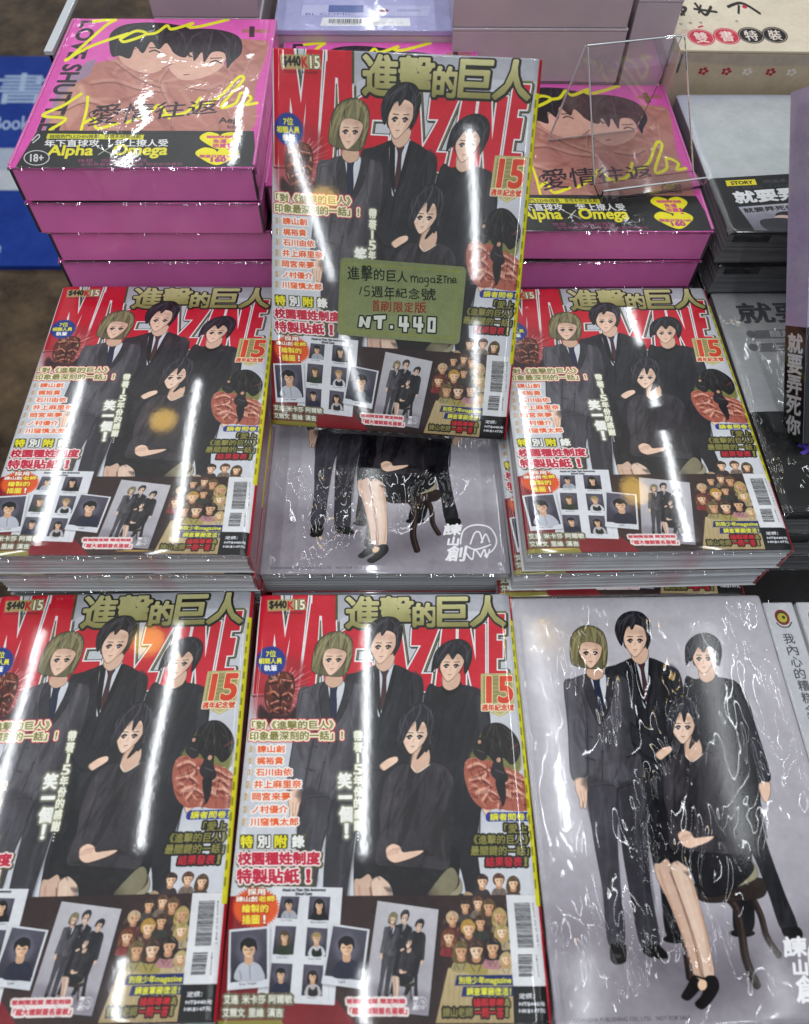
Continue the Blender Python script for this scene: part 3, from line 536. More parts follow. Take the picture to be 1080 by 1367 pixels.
    for i, ch in enumerate('ISBN978-626-02-3361-3'): c.text(ch, (955+i*1.6, 94+i*12, 963+i*1.6, 103+i*12), '3c3c40') if ch != '-' else None
    for i, ch in enumerate('4718720030028'): c.text(ch, (975+i*1.2, 394+i*10, 983+i*1.2, 402+i*10), '3c3c40')
    c.poly([(843, 577), (1100, 577), (1100, 800), (850, 800)], '1b1b1e')
    c.text('定價：', (880, 618, 965, 648), 'dadbe0', bold=1); c.text('NT$440元', (880, 668, 1028, 692), 'dadbe0', bold=1); c.text('HK$147元', (880, 708, 1032, 732), 'dadbe0', bold=1)
    # edge strips
    c.frame(np.eye(3)); c.poly([(179.2, 20), (182, 20), (182, 200), (179.2, 200)], 'd8d22a'); c.poly([(180, 0), (182, 0), (182, 20), (180, 20)], 'b5202f'); c.poly([(180.6, 200), (182, 200), (182, 257), (180.6, 257)], 'b5202f')
    for y in range(24, 190, 9): c.poly([(179.4, y), (180.6, y), (180.6, y+5), (179.4, y+5)], '6b6620', .6)
    return c

PK = [(88, 24), (360, 23), (337, 226), (7, 224)]
PW, PD = 184.0, 224.0
fP = hom(PK, rect(PW, PD)) @ crop(0, 0, 1080/370)
def paint_pink(res=4.0):
    c = Canvas(PW, PD, res, 'd957ae')
    c.frame(np.eye(3)); c.poly(rect(PW, PD), ('dc5db2', 'd654aa'))
    c.poly([(9, 2), (172, 2), (172, PD), (9, PD)], 'e066b8')
    c.frame(fP)
    c.poly([(318, 236), (352, 228), (322, 300), (240, 512), (150, 512), (215, 330)], '8f8d96', .8)
    # the two figures: plain shapes of skin, cloth and hair
    S = 'b98074'; SL = 'cf9c8b'
    c.smooth([(325, 290), (350, 245), (420, 230), (440, 200), (480, 250), (560, 270), (640, 260), (760, 280), (850, 250), (880, 200), (900, 150), (960, 150), (1020, 160), (1010, 230), (975, 340), (962, 510), (700, 512), (320, 512), (240, 512), (180, 500), (190, 440), (270, 330)], S)
    c.smooth([(200, 420), (250, 340), (310, 330), (300, 420), (250, 500), (180, 500)], SL, .7, 6)
    c.folds([(325, 290), (440, 200), (560, 270), (760, 280), (860, 240), (900, 150), (1010, 165), (975, 340), (962, 510), (320, 512), (190, 480)], 120, ['d8a994', '9c6258', '8a524c', 'e0b8a4', 'a86f62'], 9, .35, 3, 20, 60, 25, .4)
    for P in ([(330, 330), (420, 320), (520, 350), (620, 360)], [(640, 260), (600, 330), (640, 420), (650, 500)], [(420, 240), (520, 310), (600, 340)], [(860, 300), (850, 400), (900, 500)], [(700, 340), (780, 350), (840, 330)], [(240, 430), (330, 400), (480, 460)], [(960, 220), (920, 340), (900, 480)], [(560, 420), (620, 450), (700, 440)]):
        c.line(P, 5, '7b4c48', .7, 1); c.line([(x, y-10) for x, y in P], 12, 'd9ab98', .45, 4)
    c.smooth([(450, 150), (560, 130), (650, 150), (662, 235), (620, 262), (560, 284), (490, 268), (440, 225)], 'dcae9c')
    c.smooth([(640, 160), (740, 140), (860, 170), (858, 225), (830, 268), (760, 302), (690, 310), (650, 285), (632, 250)], 'dfb2a0')
    c.line([(604, 266), (626, 256), (644, 246)], 3, '7d4642'); c.line([(690, 290), (712, 288)], 4, '8a4c46')
    for x, y in ((575, 200), (700, 216), (815, 240)): c.line([(x-22, y), (x, y-7), (x+22, y+2)], 5, '2b2226'); c.line([(x-22, y-16), (x+24, y-18)], 4, '2b2226', .8)
    c.smooth([(400, 180), (402, 130), (450, 96), (540, 84), (640, 90), (710, 110), (730, 170), (690, 215), (650, 200), (620, 165), (590, 190), (560, 160), (530, 205), (500, 180), (480, 225), (440, 215), (412, 218)], '231f25')
    c.smooth([(640, 190), (660, 130), (730, 108), (830, 112), (905, 140), (916, 200), (880, 240), (860, 262), (850, 205), (800, 200), (770, 240), (760, 200), (730, 235), (722, 195), (690, 222)], '29252b')
    c.folds([(402, 180), (402, 130), (450, 96), (540, 84), (700, 105), (720, 170), (620, 165), (560, 160), (440, 215)], 70, ['4a464e', '0e0c10', '5e5a64', '36323a'], 3, .6, 0, 110, 35, 26, .6)
    c.folds([(645, 190), (660, 130), (730, 108), (830, 112), (905, 140), (910, 200), (860, 250), (800, 200), (730, 225)], 70, ['4a464e', '0e0c10', '5e5a64', '36323a'], 3, .6, 0, 75, 35, 27, .6)
    strands(c, [[(520, 90), (450, 120), (420, 200)], [(560, 90), (540, 130), (520, 190)], [(620, 95), (680, 130), (700, 190)], [(780, 112), (720, 140), (690, 205)], [(820, 115), (860, 150), (870, 230)], [(800, 112), (790, 160), (780, 215)]], 7, '5a5560', .6)
    c.poly([(915, 108), (1020, 108), (1020, 122), (915, 122)], 'a5705c', .8)
    c.frame(np.eye(3))
    c.frame(fP)
    c.text('LOVE SHUTTLE', [(352, 80), (212, 508), (132, 508), (292, 80)], '33262f', bold=3)
    Y = 'ece71e'
    for P in ([(330, 82), (420, 74), (380, 100), (240, 232)], [(228, 236), (330, 178), (470, 128)], [(440, 150), (460, 160), (540, 130), (500, 118), (440, 150)], [(540, 130), (580, 124), (620, 96), (640, 110), (720, 86), (700, 98), (740, 100), (860, 70)],
              [(300, 362), (230, 410), (150, 450), (240, 462), (180, 505)], [(322, 372), (318, 430), (300, 505)], [(310, 480), (350, 460), (360, 500), (440, 480)], [(470, 480), (560, 440), (600, 410), (640, 460)], [(600, 450), (700, 440), (760, 380)], [(740, 420), (830, 380), (905, 300), (925, 310), (850, 400), (850, 420), (900, 400), (920, 360), (960, 380), (940, 406), (985, 400)]):
        c.line(P, 11, Y, 1)
    c.text('愛情往返', [(352, 408), (830, 388), (826, 440), (322, 492)], '33262f', bold=1, slant=0)
    c.line([(352, 470), (330, 440), (420, 405)], 4, '33262f'); c.text('Aeju', (836, 458, 922, 486), '2b2024', bold=1); c.text('黏黏著', (868, 490, 920, 502), '2b2024')
    c.text('1', (946, 98, 962, 138), '4a3038', bold=2)
    # black band
    c.poly([(132, 508), (975, 512), (990, 655), (50, 655)], '2b2b2b')
    c.poly([(172, 520), (545, 526), (540, 545), (166, 540)], 'd8d42a'); c.text('韓國熱門LEZHIN推薦．愛情系戀愛喜劇', (180, 524, 530, 540), '2b2b2b')
    c.text('年下直球攻', (162, 544, 370, 572), 'e8e8e6', bold=1); c.text('年上撩人受', (432, 544, 638, 572), 'e8e8e6', bold=1)
    c.text('Alpha', (170, 566, 342, 618), 'e6dc3a', bold=2, slant=.06); c.text('Omega', (418, 564, 630, 618), 'e6dc3a', bold=2, slant=.06)
    c.line([(362, 572), (424, 604)], 3, 'c9c9b4', curve=False); c.line([(368, 604), (420, 570)], 3, 'c9c9b4', curve=False)
    c.text('休想．你要負起責任', (290, 620, 560, 634), 'b04a80'); c.text('全世界最甜的戀愛漫畫 獨家收錄番外', (300, 636, 700, 648), 'b04a80')
    c.ell(132, 615, 50, 30, 'd8d8d8'); c.ell(132, 615, 46, 27, '2b2b2b'); c.text('18+', (108, 600, 158, 630), 'd8d8d8', bold=1); c.line([(112, 548), (135, 524), (140, 535), (116, 556)], 4, 'd8d8d8')
    for (cx, cy, w, h) in ((842, 548, 160, 70), (832, 610, 170, 72)):
        c.smooth([(cx, cy+h*.52), (cx-w*.4, cy+h*.1), (cx-w*.5, cy-h*.2), (cx-w*.3, cy-h*.46), (cx-w*.06, cy-h*.36), (cx, cy-h*.22), (cx+w*.06, cy-h*.36), (cx+w*.3, cy-h*.46), (cx+w*.5, cy-h*.2), (cx+w*.4, cy+h*.1)], 'ece01e')
    c.text('韓國同步熱銷', (790, 530, 895, 541), 'c8468c', bold=1); c.text('免運', (815, 544, 868, 560), 'c8468c', bold=1); c.text('收藏', (815, 562, 868, 578), 'c8468c', bold=1); c.text('！', (872, 562, 884, 586), 'd02080', bold=1)
    c.text('限量只送$160', (765, 606, 900, 618), 'b8488c', bold=1); c.text('160', (810, 618, 868, 634), 'b8488c', bold=2)
    return c

def paint_tag():
    c = Canvas(92, 56, 8, '858c66'); c.frame(hom([(62, 25), (1040, 95), (985, 700), (30, 620)], rect(92, 56)))
    c.poly([(62, 25), (1040, 95), (985, 700), (30, 620)], ('838c64', '8b936a'))
    for P in ([(75, 70), (1000, 130)], [(960, 100), (930, 655)], [(90, 590), (950, 650)], [(85, 60), (60, 600)]): c.line(P, 9, '9a9a3c', .6, 2, False)
    K = '1f241f'
    for s, q in (('進', (115, 95, 205, 195)), ('擊', (220, 85, 305, 205)), ('的', (318, 112, 398, 200)), ('巨', (418, 125, 486, 206)), ('人', (496, 132, 576, 216))): c.text(s, q, K, bold=1, slant=.0)
    for P in ([(604, 165), (606, 215)], [(606, 185), (622, 165), (632, 185), (632, 215)], [(632, 185), (646, 168), (656, 185), (656, 218)], [(694, 180), (672, 182), (672, 212), (694, 210), (694, 180), (698, 214)], [(738, 180), (712, 184), (714, 208), (738, 206), (738, 182), (736, 236), (716, 246)], [(786, 184), (760, 186), (762, 214), (786, 212), (786, 184), (792, 218)], [(806, 164), (842, 164), (808, 190), (842, 192), (806, 216), (846, 218)], [(854, 166), (886, 170), (870, 170), (868, 220)], [(890, 180), (892, 222), (896, 188), (914, 184), (916, 222)], [(926, 204), (954, 200), (948, 184), (930, 190), (930, 216), (962, 214)]):
        c.line(P, 8, K)
    c.line([(222, 250), (206, 310)], 8, K, curve=False); c.line([(282, 248), (252, 252), (246, 280), (278, 286), (276, 316), (244, 320)], 8, K)
    for s, q in (('週', (298, 248, 386, 332)), ('年', (398, 246, 476, 350)), ('紀', (484, 262, 574, 334)), ('念', (586, 262, 670, 344)), ('號', (684, 262, 796, 354))): c.text(s, q, K, bold=1)
    for s, q in (('首', (305, 350, 360, 440)), ('刷', (368, 362, 448, 442)), ('限', (470, 370, 540, 446)), ('定', (552, 368, 620, 448)), ('版', (632, 368, 722, 452))): c.text(s, q, '8e2f28', bold=1)
    def blk(L):
        L = [np.array(l, float) for l in L]
        for l in L: c.poly(l, '23281f', dil=8)
        for l in L: c.poly(l, 'd8dcd2')
    blk([[(208, 478), (228, 478), (250, 530), (262, 480), (294, 480), (280, 568), (256, 568), (234, 530), (222, 562), (196, 560)]])
    blk([[(314, 474), (408, 470), (406, 500), (380, 502), (374, 576), (344, 574), (346, 504), (316, 506)]])
    blk([[(442, 548), (464, 548), (464, 574), (440, 574)]])
    for x, y in ((512, 478), (624, 482)): blk([[(x, y), (x+22, y), (x+20, y+52), (x+36, y+52), (x+38, y), (x+66, y), (x+64, y+52), (x+78, y+54), (x+76, y+84), (x+62, y+84), (x+60, y+122), (x+32, y+120), (x+34, y+84), (x-4, y+80)]])
    c.poly([(736, 484), (800, 488), (796, 606), (732, 602)], '23281f', dil=8); c.poly([(736, 484), (800, 488), (796, 606), (732, 602)], 'd8dcd2'); c.poly([(758, 512), (776, 513), (772, 580), (755, 578)], '23281f')
    return c

def paint_manga(dark):
    """wrapped comic with a black paper band on its lower part; dark = the plainer cover with the large title"""
    c = Canvas(150, 212, 4, 'b9bcbd'); c.frame(np.eye(3))
    K = '1e1f20'
    if not dark:
        c.poly(rect(150, 212), ('b3b6c6', 'b4bab8')); c.smooth([(12, 20), (120, 12), (150, 60), (140, 120), (20, 128), (6, 70)], 'bcc2bf', .6, 20)
        c.poly([(0, 138), (150, 124), (150, 212), (0, 212)], K)
        c.poly([(14, 141), (40, 139), (40, 147), (13.5, 149)], 'ddd02a'); c.text('STORY', [(18, 142.5), (37, 141), (37, 145.5), (18, 147)], '2c2a14', bold=1)
        c.text('他溫柔自己的偽裝「小狗」心跳', [(46, 140), (148, 132), (148, 136.5), (46, 145)], '63636c'); c.text('不良的「小惡」一定讓你入坑的', [(16, 150), (148, 139), (148, 143), (16, 154)], '4d4d55')
        c.text('就要弄死你', [(18, 157), (112, 146), (112, 163), (16, 173)], 'dfe0e2', bold=3, slant=-.02)
        c.poly([(16, 178), (68, 172), (76, 209), (22, 209)], ('bdbcc6', '6d6a78')); c.text('就要弄死你', [(19, 180), (64, 175), (64, 181), (20, 186)], '26262c', bold=1)
        c.ell(55, 190, 11, 6, '2a272e'); c.ell(50, 193, 8, 4, 'd4b8ae'); c.smooth([(30, 196), (50, 193), (66, 200), (64, 209), (34, 209)], '3b3a44'); c.ell(36, 190, 8, 4, '8f8c9a', .8, 2)
        c.poly([(72, 200), (98, 196), (104, 209), (76, 209)], ('8b8894', '4d4a58')); c.ell(86, 203, 6, 3, 'b5a6ac', .9, 1)
        for x, k in ((74, '5a4d8c'), (95, '5a4d8c'), (100, '47466a')): c.vtext('你要我的全部', x, 176, 200, 4, k)
        c.text('番外', (84, 178, 92, 190), 'c9bc2c', bold=1); c.poly([(106, 160), (150, 155), (150, 185), (112, 188)], '4b3d86'); c.text('特典', (115, 163, 140, 174), 'd9d4ea', bold=2)
        c.ell(120, 190, 9, 5, 'c79a90')
    else:
        c.poly(rect(150, 212), ('a8aaac', 'a2a4a7'))
        c.text('就要', [(18, 14), (78, 12), (80, 34), (16, 36)], '55575b', bold=3); c.text('弄死你', [(82, 12), (148, 10), (148, 32), (84, 34)], '55575b', bold=3)
        c.poly([(26, 44), (66, 42), (66, 52), (24, 53)], '6f7175', .9); c.ell(22, 48, 4, 4, '6f7175'); c.text('醋起', (38, 44, 58, 51), 'b9babd', bold=1)
        c.poly([(26, 58), (74, 56), (74, 66), (24, 67)], '6f7175', .9); c.ell(20, 62, 4, 4, '6f7175'); c.text('七九四', (36, 58, 66, 65), 'b9babd', bold=1)
        c.poly([(0, 126), (150, 124), (150, 212), (0, 212)], K); c.poly([(12, 126), (150, 125), (150, 144), (12, 144)], '48494c', .6, 4)
        c.smooth([(40, 146), (150, 142), (150, 164), (44, 166)], '3b2c78', .9, 2); c.text('死心吧！', (28, 148, 100, 164), '5b49a8', bold=3); c.text('肉體先行又如何', (34, 168, 110, 176), '8379b8', bold=1)
        c.ell(60, 190, 22, 17, '57409c'); c.text('18', (50, 177, 64, 184), '9a8cd0', bold=1); c.text('限制級', (42, 185, 80, 196), 'e6e4f0', bold=2)
    return c
def paint_cream():
    c = Canvas(180, 200, 4, 'd9ceb9'); c.frame(hom([(952, 0), (1200, 0), (1230, 74), (912, 68)], [(4, 95), (180, 95), (180, 200), (0, 200)]))
    c.frame(hom([(158, 20), (684, 22), (684, 245), (110, 235)], [(6, 118), (100, 118), (94, 200), (0, 200)]))
    K = '2a2522'
    for P, w in (([(165, 30), (240, 25), (200, 60)], 14), ([(205, 5), (215, 60)], 12), ([(300, 0), (330, 60), (380, 20)], 14), ([(280, 30), (400, 45)], 12), ([(470, 20), (560, 0), (640, 50)], 14), ([(540, 10), (520, 50)], 12), ([(330, 10), (300, 50)], 10)): c.line(P, w, K)
    c.ell(568, 18, 14, 9, 'b92f45'); c.line([(262, 122), (290, 115)], 8, 'b92f45')
    for x, y in ((175, 105), (230, 100), (288, 98), (492, 90)): c.poly([(x-10, y), (x, y-6), (x+10, y), (x, y+6)], '6b655c'); c.poly([(x-4, y), (x, y-3), (x+4, y), (x, y+3)], 'd9ceb9')
    for x, y, k, s in ((256, 172, 'c2384e', '雙'), (402, 166, 'c2384e', '書'), (542, 162, '24211f', '特'), (680, 160, '24211f', '裝')):
        c.ell(x, y, 74, 42, k); c.ell(x, y, 68, 38, 'dcc9bd'); c.ell(x, y, 65, 36, k); c.text(s, (x-36, y-26, x+36, y+26), 'e6d8cf', bold=1)
    c.smooth([(140, 150), (200, 130), (190, 160)], 'c9a79c', .6, 6)
    return c
def paint_cream_front():
    c = Canvas(180, 62, 4, 'bfae96'); c.frame(np.eye(3))
    c.poly([(0, 0), (180, 0), (180, 9), (60, 12), (0, 7)], 'a89c92', .7, 3)
    for x, k in ((28, 'a8304a'), (50, 'a8304a'), (70, 'd9cfc4'), (92, 'a8304a'), (112, 'd9cfc4'), (158, 'a8304a')):
        for a in range(5): c.ell(x+3.2*math.cos(a*1.257), 17+2.4*math.sin(a*1.257), 1.7, 1.4, k)
        c.ell(x, 17, 1.2, 1, 'bfae96')
    c.text('劍', (138, 6, 160, 28), '2a2522', bold=1)
    return c
def paint_lavender():
    c = Canvas(172, 200, 4, 'a9a9d6'); c.frame(hom([(452, 98), (1030, 104), (1030, 0), (456, 0)], [(0, 200), (172, 200), (172, 163), (2, 163)]))
    c.poly([(530, -30), (955, -30), (945, 28), (528, 28)], 'b9b9de'); c.line([(530, -30), (528, 28), (945, 28)], 2, '8a8ac0', curve=False)
    c.text('BL COMIC', (545, 12, 700, 24), '5a5a9a'); c.poly([(615, -30), (728, -30), (728, 10), (615, 8)], '4b5fa0'); c.ell(795, -2, 18, 8, '7a3240'); c.text('你與我的秘密時光', (840, -12, 920, 4), '6f70a4')
    c.poly([(600, 36), (882, 38), (884, 80), (594, 78)], 'e6e7ec'); r = random.Random(2); x = 620
    while x < 724:
        w = r.choice([1.5, 2, 3, 4]); c.poly([(x, 43), (x+w, 43), (x+w, 66), (x, 66)], '26262c'); x += w+r.choice([1.5, 2, 3])
    c.text('4 718720 030011', (630, 67, 718, 72), '26262c'); c.text('NT$450', (750, 60, 800, 66), '8a8a94'); c.text('HK$150', (815, 60, 860, 66), '8a8a94')
    return c
def paint_spine_a():
    c = Canvas(22, 180, 8, 'c3c4c9'); c.frame(np.eye(3)); c.poly(rect(22, 180), ('c9cacf', 'bcbdc3'))
    c.ell(11, 12, 5.2, 6, '8e2f25'); c.ell(11, 12, 4, 4.8, '3d3a2c'); c.ell(11, 12.4, 3.4, 3.6, 'b9b03c'); c.ell(12, 12, 1.2, 1.4, '4a4420'); c.line([(5.5, 16), (8, 19), (11, 19.6), (14, 19), (16.5, 16)], .9, '4b4540')
    c.vtext('我內心的糟糕念頭', 11, 24, 92, 8.2, '55565c', bold=1)
    c.text('1', (8.5, 96, 12.5, 106), 'b03a4a', bold=2); c.poly([(4, 113), (18, 113), (18, 150), (4, 150)], 'c9a23a')
    return c
def paint_spine_b():
    c = Canvas(20, 212, 6, 'a79fc4'); c.frame(np.eye(3)); c.poly(rect(20, 212), ('cfc9e2', 'a79cc8')); c.poly([(0, 136), (20, 136), (20, 212), (0, 212)], '1b1b1d')
    c.vtext('就要弄死你', 10, 140, 208, 15, 'dcdce0', bold=3); c.smooth([(3, 20), (17, 12), (18, 60), (12, 120), (3, 110)], 'b7afd0', .8, 10)
    return c
SGN = hom([(-1211.6, 2202.6), (-1049.2, 2203.9), (-794.1, 1229.6), (-948.3, 1229.8)], [(0, 75), (70, 75), (85, 355), (0, 355)])
SGN = np.linalg.inv(SGN)
def paint_sign():
    c = Canvas(260, 340, 3, '2447a0'); c.frame(np.eye(3)); c.poly([(0, 170), (260, 170), (260, 236), (0, 236)], 'b9c3d6'); c.poly([(0, 205), (260, 205), (260, 236), (0, 236)], 'cfd4dc')
    c.frame(hom([(-1455, 1230), (-685, 1230), (-685, 2203), (-1455, 2203)], [(0, 340), (260, 340), (260, 0), (0, 0)]) @ SGN)
    c.text('書', [(0, 98), (66, 98), (60, 138), (-8, 138)], 'b9cdea', bold=2); c.text('讀', [(-80, 98), (-8, 98), (-16, 138), (-90, 138)], 'b9cdea', bold=2)
    c.text('Books', [(-8, 155), (48, 155), (46, 173), (-10, 173)], 'b9cdea', bold=1); c.text('s.com', [(-40, 328), (2, 328), (0, 338), (-42, 338)], 'b9cdea')
    return c
# ---------------------------------------------------------------- materials
def new_mat(name):
    m = bpy.data.materials.new(name); m.use_nodes = True; return m, m.node_tree, m.node_tree.nodes['Principled BSDF']
def srgb(h, k=1.0):
    c = hexc(h); c = np.where(c < .04045, c/12.92, ((c+.055)/1.055)**2.4); return tuple(float(x)*k for x in c)+(1.0,)
def N(nt, t, **kw):
    n = nt.nodes.new(t)
    for k, v in kw.items():
        if k in n.inputs: n.inputs[k].default_value = v
        else: setattr(n, k, v)
    return n
def film_normal(nt, kind):
    """the small unevenness of clear shrink film, fed to the coat only; kind: tight, loose or crumpled"""
    tc = N(nt, 'ShaderNodeTexCoord'); oi = N(nt, 'ShaderNodeObjectInfo')
    mul = N(nt, 'ShaderNodeVectorMath', operation='SCALE'); mul.inputs[0].default_value = (3.1, 7.7, 1.3); nt.links.new(oi.outputs['Random'], mul.inputs['Scale'])
    add = N(nt, 'ShaderNodeVectorMath', operation='ADD'); nt.links.new(tc.outputs['Object'], add.inputs[0]); nt.links.new(mul.outputs[0], add.inputs[1])
    def noise(sc, det, dist=0.0, rough=.5):
        n = N(nt, 'ShaderNodeTexNoise'); n.inputs['Scale'].default_value = sc; n.inputs['Detail'].default_value = det; n.inputs['Distortion'].default_value = dist; n.inputs['Roughness'].default_value = rough
        nt.links.new(add.outputs[0], n.inputs['Vector']); return n
    if kind == 'tight': specs = [(6, 1.0, 0, .0006), (300, 2, .3, .000008)]
    elif kind == 'loose': specs = [(12, 1, .6, .0009), (260, 2, .4, .00002)]
    else: specs = [(7, 1.0, .4, .0008), (200, 2, .5, .00002)]
    prev = None
    for sc, det, dist, amp in specs:
        n = noise(sc, det, dist); b = N(nt, 'ShaderNodeBump'); b.inputs['Strength'].default_value = 1.0; b.inputs['Distance'].default_value = amp
        nt.links.new(n.outputs['Fac'], b.inputs['Height'])
        if prev: nt.links.new(prev.outputs['Normal'], b.inputs['Normal'])
        prev = b
    if kind != 'tight':
        n = noise(7 if kind == 'crumpled' else 11, 2, .8); r = N(nt, 'ShaderNodeMapRange'); r.inputs['From Min'].default_value = .47 if kind == 'crumpled' else .56; r.inputs['From Max'].default_value = .66 if kind == 'crumpled' else .72; nt.links.new(n.outputs['Fac'], r.inputs['Value'])
        v = N(nt, 'ShaderNodeTexVoronoi', feature='DISTANCE_TO_EDGE'); v.inputs['Scale'].default_value = {'crumpled': 12, 'loose': 30, 'tight': 75}[kind]
        vm = N(nt, 'ShaderNodeVectorMath', operation='ADD'); d = noise(22, 2, 0); sc2 = N(nt, 'ShaderNodeVectorMath', operation='SCALE'); sc2.inputs['Scale'].default_value = .06
        nt.links.new(d.outputs['Color'], sc2.inputs[0]); nt.links.new(add.outputs[0], vm.inputs[0]); nt.links.new(sc2.outputs[0], vm.inputs[1]); nt.links.new(vm.outputs[0], v.inputs['Vector'])
        mr = N(nt, 'ShaderNodeMapRange'); mr.inputs['From Max'].default_value = .25; nt.links.new(v.outputs['Distance'], mr.inputs['Value'])
        mu = N(nt, 'ShaderNodeMath', operation='MULTIPLY'); nt.links.new(mr.outputs[0], mu.inputs[0]); nt.links.new(r.outputs[0], mu.inputs[1])
        b = N(nt, 'ShaderNodeBump'); b.inputs['Distance'].default_value = {'crumpled': .0009, 'loose': .0006, 'tight': .00022}[kind]; w2 = noise(34 if kind == 'crumpled' else 50, .8, 1.5); mpp = N(nt, 'ShaderNodeMapping'); mpp.inputs['Rotation'].default_value = (0, 0, math.radians(-38)); mpp.inputs['Scale'].default_value = (1.5, .6, 1); nt.links.new(add.outputs[0], mpp.inputs[0]); nt.links.new(mpp.outputs[0], w2.inputs['Vector']); m2 = N(nt, 'ShaderNodeMath', operation='MULTIPLY'); nt.links.new(w2.outputs['Fac'], m2.inputs[0]); nt.links.new(r.outputs[0], m2.inputs[1]); m3 = N(nt, 'ShaderNodeMath', operation='MULTIPLY_ADD'); nt.links.new(m2.outputs[0], m3.inputs[0]); m3.inputs[1].default_value = 6.5 if kind == 'crumpled' else 2.4; nt.links.new(mu.outputs[0], m3.inputs[2]); nt.links.new(m3.outputs[0], b.inputs['Height']); nt.links.new(prev.outputs['Normal'], b.inputs['Normal']); prev = b
    return prev.outputs['Normal']
def wrapped(nt, p, kind='tight', coat=1.0, rough=.05):
    p.inputs['Coat Weight'].default_value = coat; p.inputs['Coat Roughness'].default_value = rough; p.inputs['Coat IOR'].default_value = 1.55
    nt.links.new(film_normal(nt, kind), p.inputs['Coat Normal'])
def print_mat(name, canvas, kind='tight', k=.86, rough=.05, film=True, base_rough=.33, coat=.5, spec=.25):
    m, nt, p = new_mat(name)
    im = N(nt, 'ShaderNodeTexImage'); im.image = canvas.done(name); im.interpolation = 'Linear'; im.extension = 'EXTEND'
    uv = N(nt, 'ShaderNodeUVMap'); uv.uv_map = 'UVMap'; nt.links.new(uv.outputs[0], im.inputs[0])
    # paper grain, very slight
    g = N(nt, 'ShaderNodeTexNoise'); g.inputs['Scale'].default_value = 900; tc = N(nt, 'ShaderNodeTexCoord'); nt.links.new(tc.outputs['Object'], g.inputs['Vector'])
    r = N(nt, 'ShaderNodeMapRange'); r.inputs['To Min'].default_value = k*.93; r.inputs['To Max'].default_value = k*1.05; nt.links.new(g.outputs['Fac'], r.inputs['Value'])
    mx = N(nt, 'ShaderNodeVectorMath', operation='SCALE'); nt.links.new(im.outputs['Color'], mx.inputs[0]); nt.links.new(r.outputs[0], mx.inputs['Scale'])
    nt.links.new(mx.outputs[0], p.inputs['Base Color']); p.inputs['Roughness'].default_value = base_rough; p.inputs['Specular IOR Level'].default_value = spec
    if film: wrapped(nt, p, kind, coat, rough)
    return m
def plain(name, h, rough=.5, kind=None, coat=1.0, var=.12, scale=40, spec=.4, k=1.0, crough=.06):
    m, nt, p = new_mat(name); tc = N(nt, 'ShaderNodeTexCoord')
    n = N(nt, 'ShaderNodeTexNoise'); n.inputs['Scale'].default_value = scale; n.inputs['Detail'].default_value = 5; nt.links.new(tc.outputs['Object'], n.inputs['Vector'])
    cr = N(nt, 'ShaderNodeValToRGB'); c = srgb(h, k); cr.color_ramp.elements[0].color = tuple(x*(1-var) for x in c[:3])+(1,); cr.color_ramp.elements[1].color = tuple(min(1, x*(1+var)) for x in c[:3])+(1,)
    cr.color_ramp.elements[0].position = .3; cr.color_ramp.elements[1].position = .7
    nt.links.new(n.outputs['Fac'], cr.inputs[0]); nt.links.new(cr.outputs[0], p.inputs['Base Color']); p.inputs['Roughness'].default_value = rough; p.inputs['Specular IOR Level'].default_value = spec
    if kind: wrapped(nt, p, kind, coat, crough)
    return m
def pages_mat(name, a, b, zscale, kind='loose', streak=None):
    """stacked paper edges behind film: fine level lines, a few darker sheets, faint upright tinted marks"""
    m, nt, p = new_mat(name); tc = N(nt, 'ShaderNodeTexCoord')
    mp = N(nt, 'ShaderNodeMapping'); mp.inputs['Scale'].default_value = (6, 6, zscale); nt.links.new(tc.outputs['Object'], mp.inputs[0])
    n = N(nt, 'ShaderNodeTexNoise'); n.inputs['Scale'].default_value = 1.0; n.inputs['Detail'].default_value = 6; n.inputs['Roughness'].default_value = .75; nt.links.new(mp.outputs[0], n.inputs['Vector'])
    cr = N(nt, 'ShaderNodeValToRGB'); cr.color_ramp.elements[0].color = srgb(a); cr.color_ramp.elements[1].color = srgb(b); cr.color_ramp.elements[0].position = .36; cr.color_ramp.elements[1].position = .64
    nt.links.new(n.outputs['Fac'], cr.inputs[0]); out = cr.outputs[0]
    if streak:
        mp2 = N(nt, 'ShaderNodeMapping'); mp2.inputs['Scale'].default_value = (34, 34, 2); nt.links.new(tc.outputs['Object'], mp2.inputs[0])
        n2 = N(nt, 'ShaderNodeTexNoise'); n2.inputs['Scale'].default_value = 1.0; n2.inputs['Detail'].default_value = 3; nt.links.new(mp2.outputs[0], n2.inputs['Vector'])
        r = N(nt, 'ShaderNodeMapRange'); r.inputs['From Min'].default_value = .5; r.inputs['From Max'].default_value = .68; r.inputs['To Max'].default_value = .4; nt.links.new(n2.outputs['Fac'], r.inputs['Value'])
        mx = N(nt, 'ShaderNodeMix', data_type='RGBA'); nt.links.new(r.outputs[0], mx.inputs[0]); nt.links.new(out, mx.inputs[6]); mx.inputs[7].default_value = srgb(streak); out = mx.outputs[2]
    nt.links.new(out, p.inputs['Base Color']); p.inputs['Roughness'].default_value = .7
    wrapped(nt, p, kind, .9, .09)
    return m
def clear(name, tint=(.97, .98, 1.0), rough=.03):
    m, nt, p = new_mat(name); out = nt.nodes['Material Output']
    p.inputs['Base Color'].default_value = (*tint, 1); p.inputs['Roughness'].default_value = rough; p.inputs['Transmission Weight'].default_value = 1.0; p.inputs['IOR'].default_value = 1.4; p.inputs['Coat Weight'].default_value = .6; p.inputs['Coat Roughness'].default_value = .03
    return m

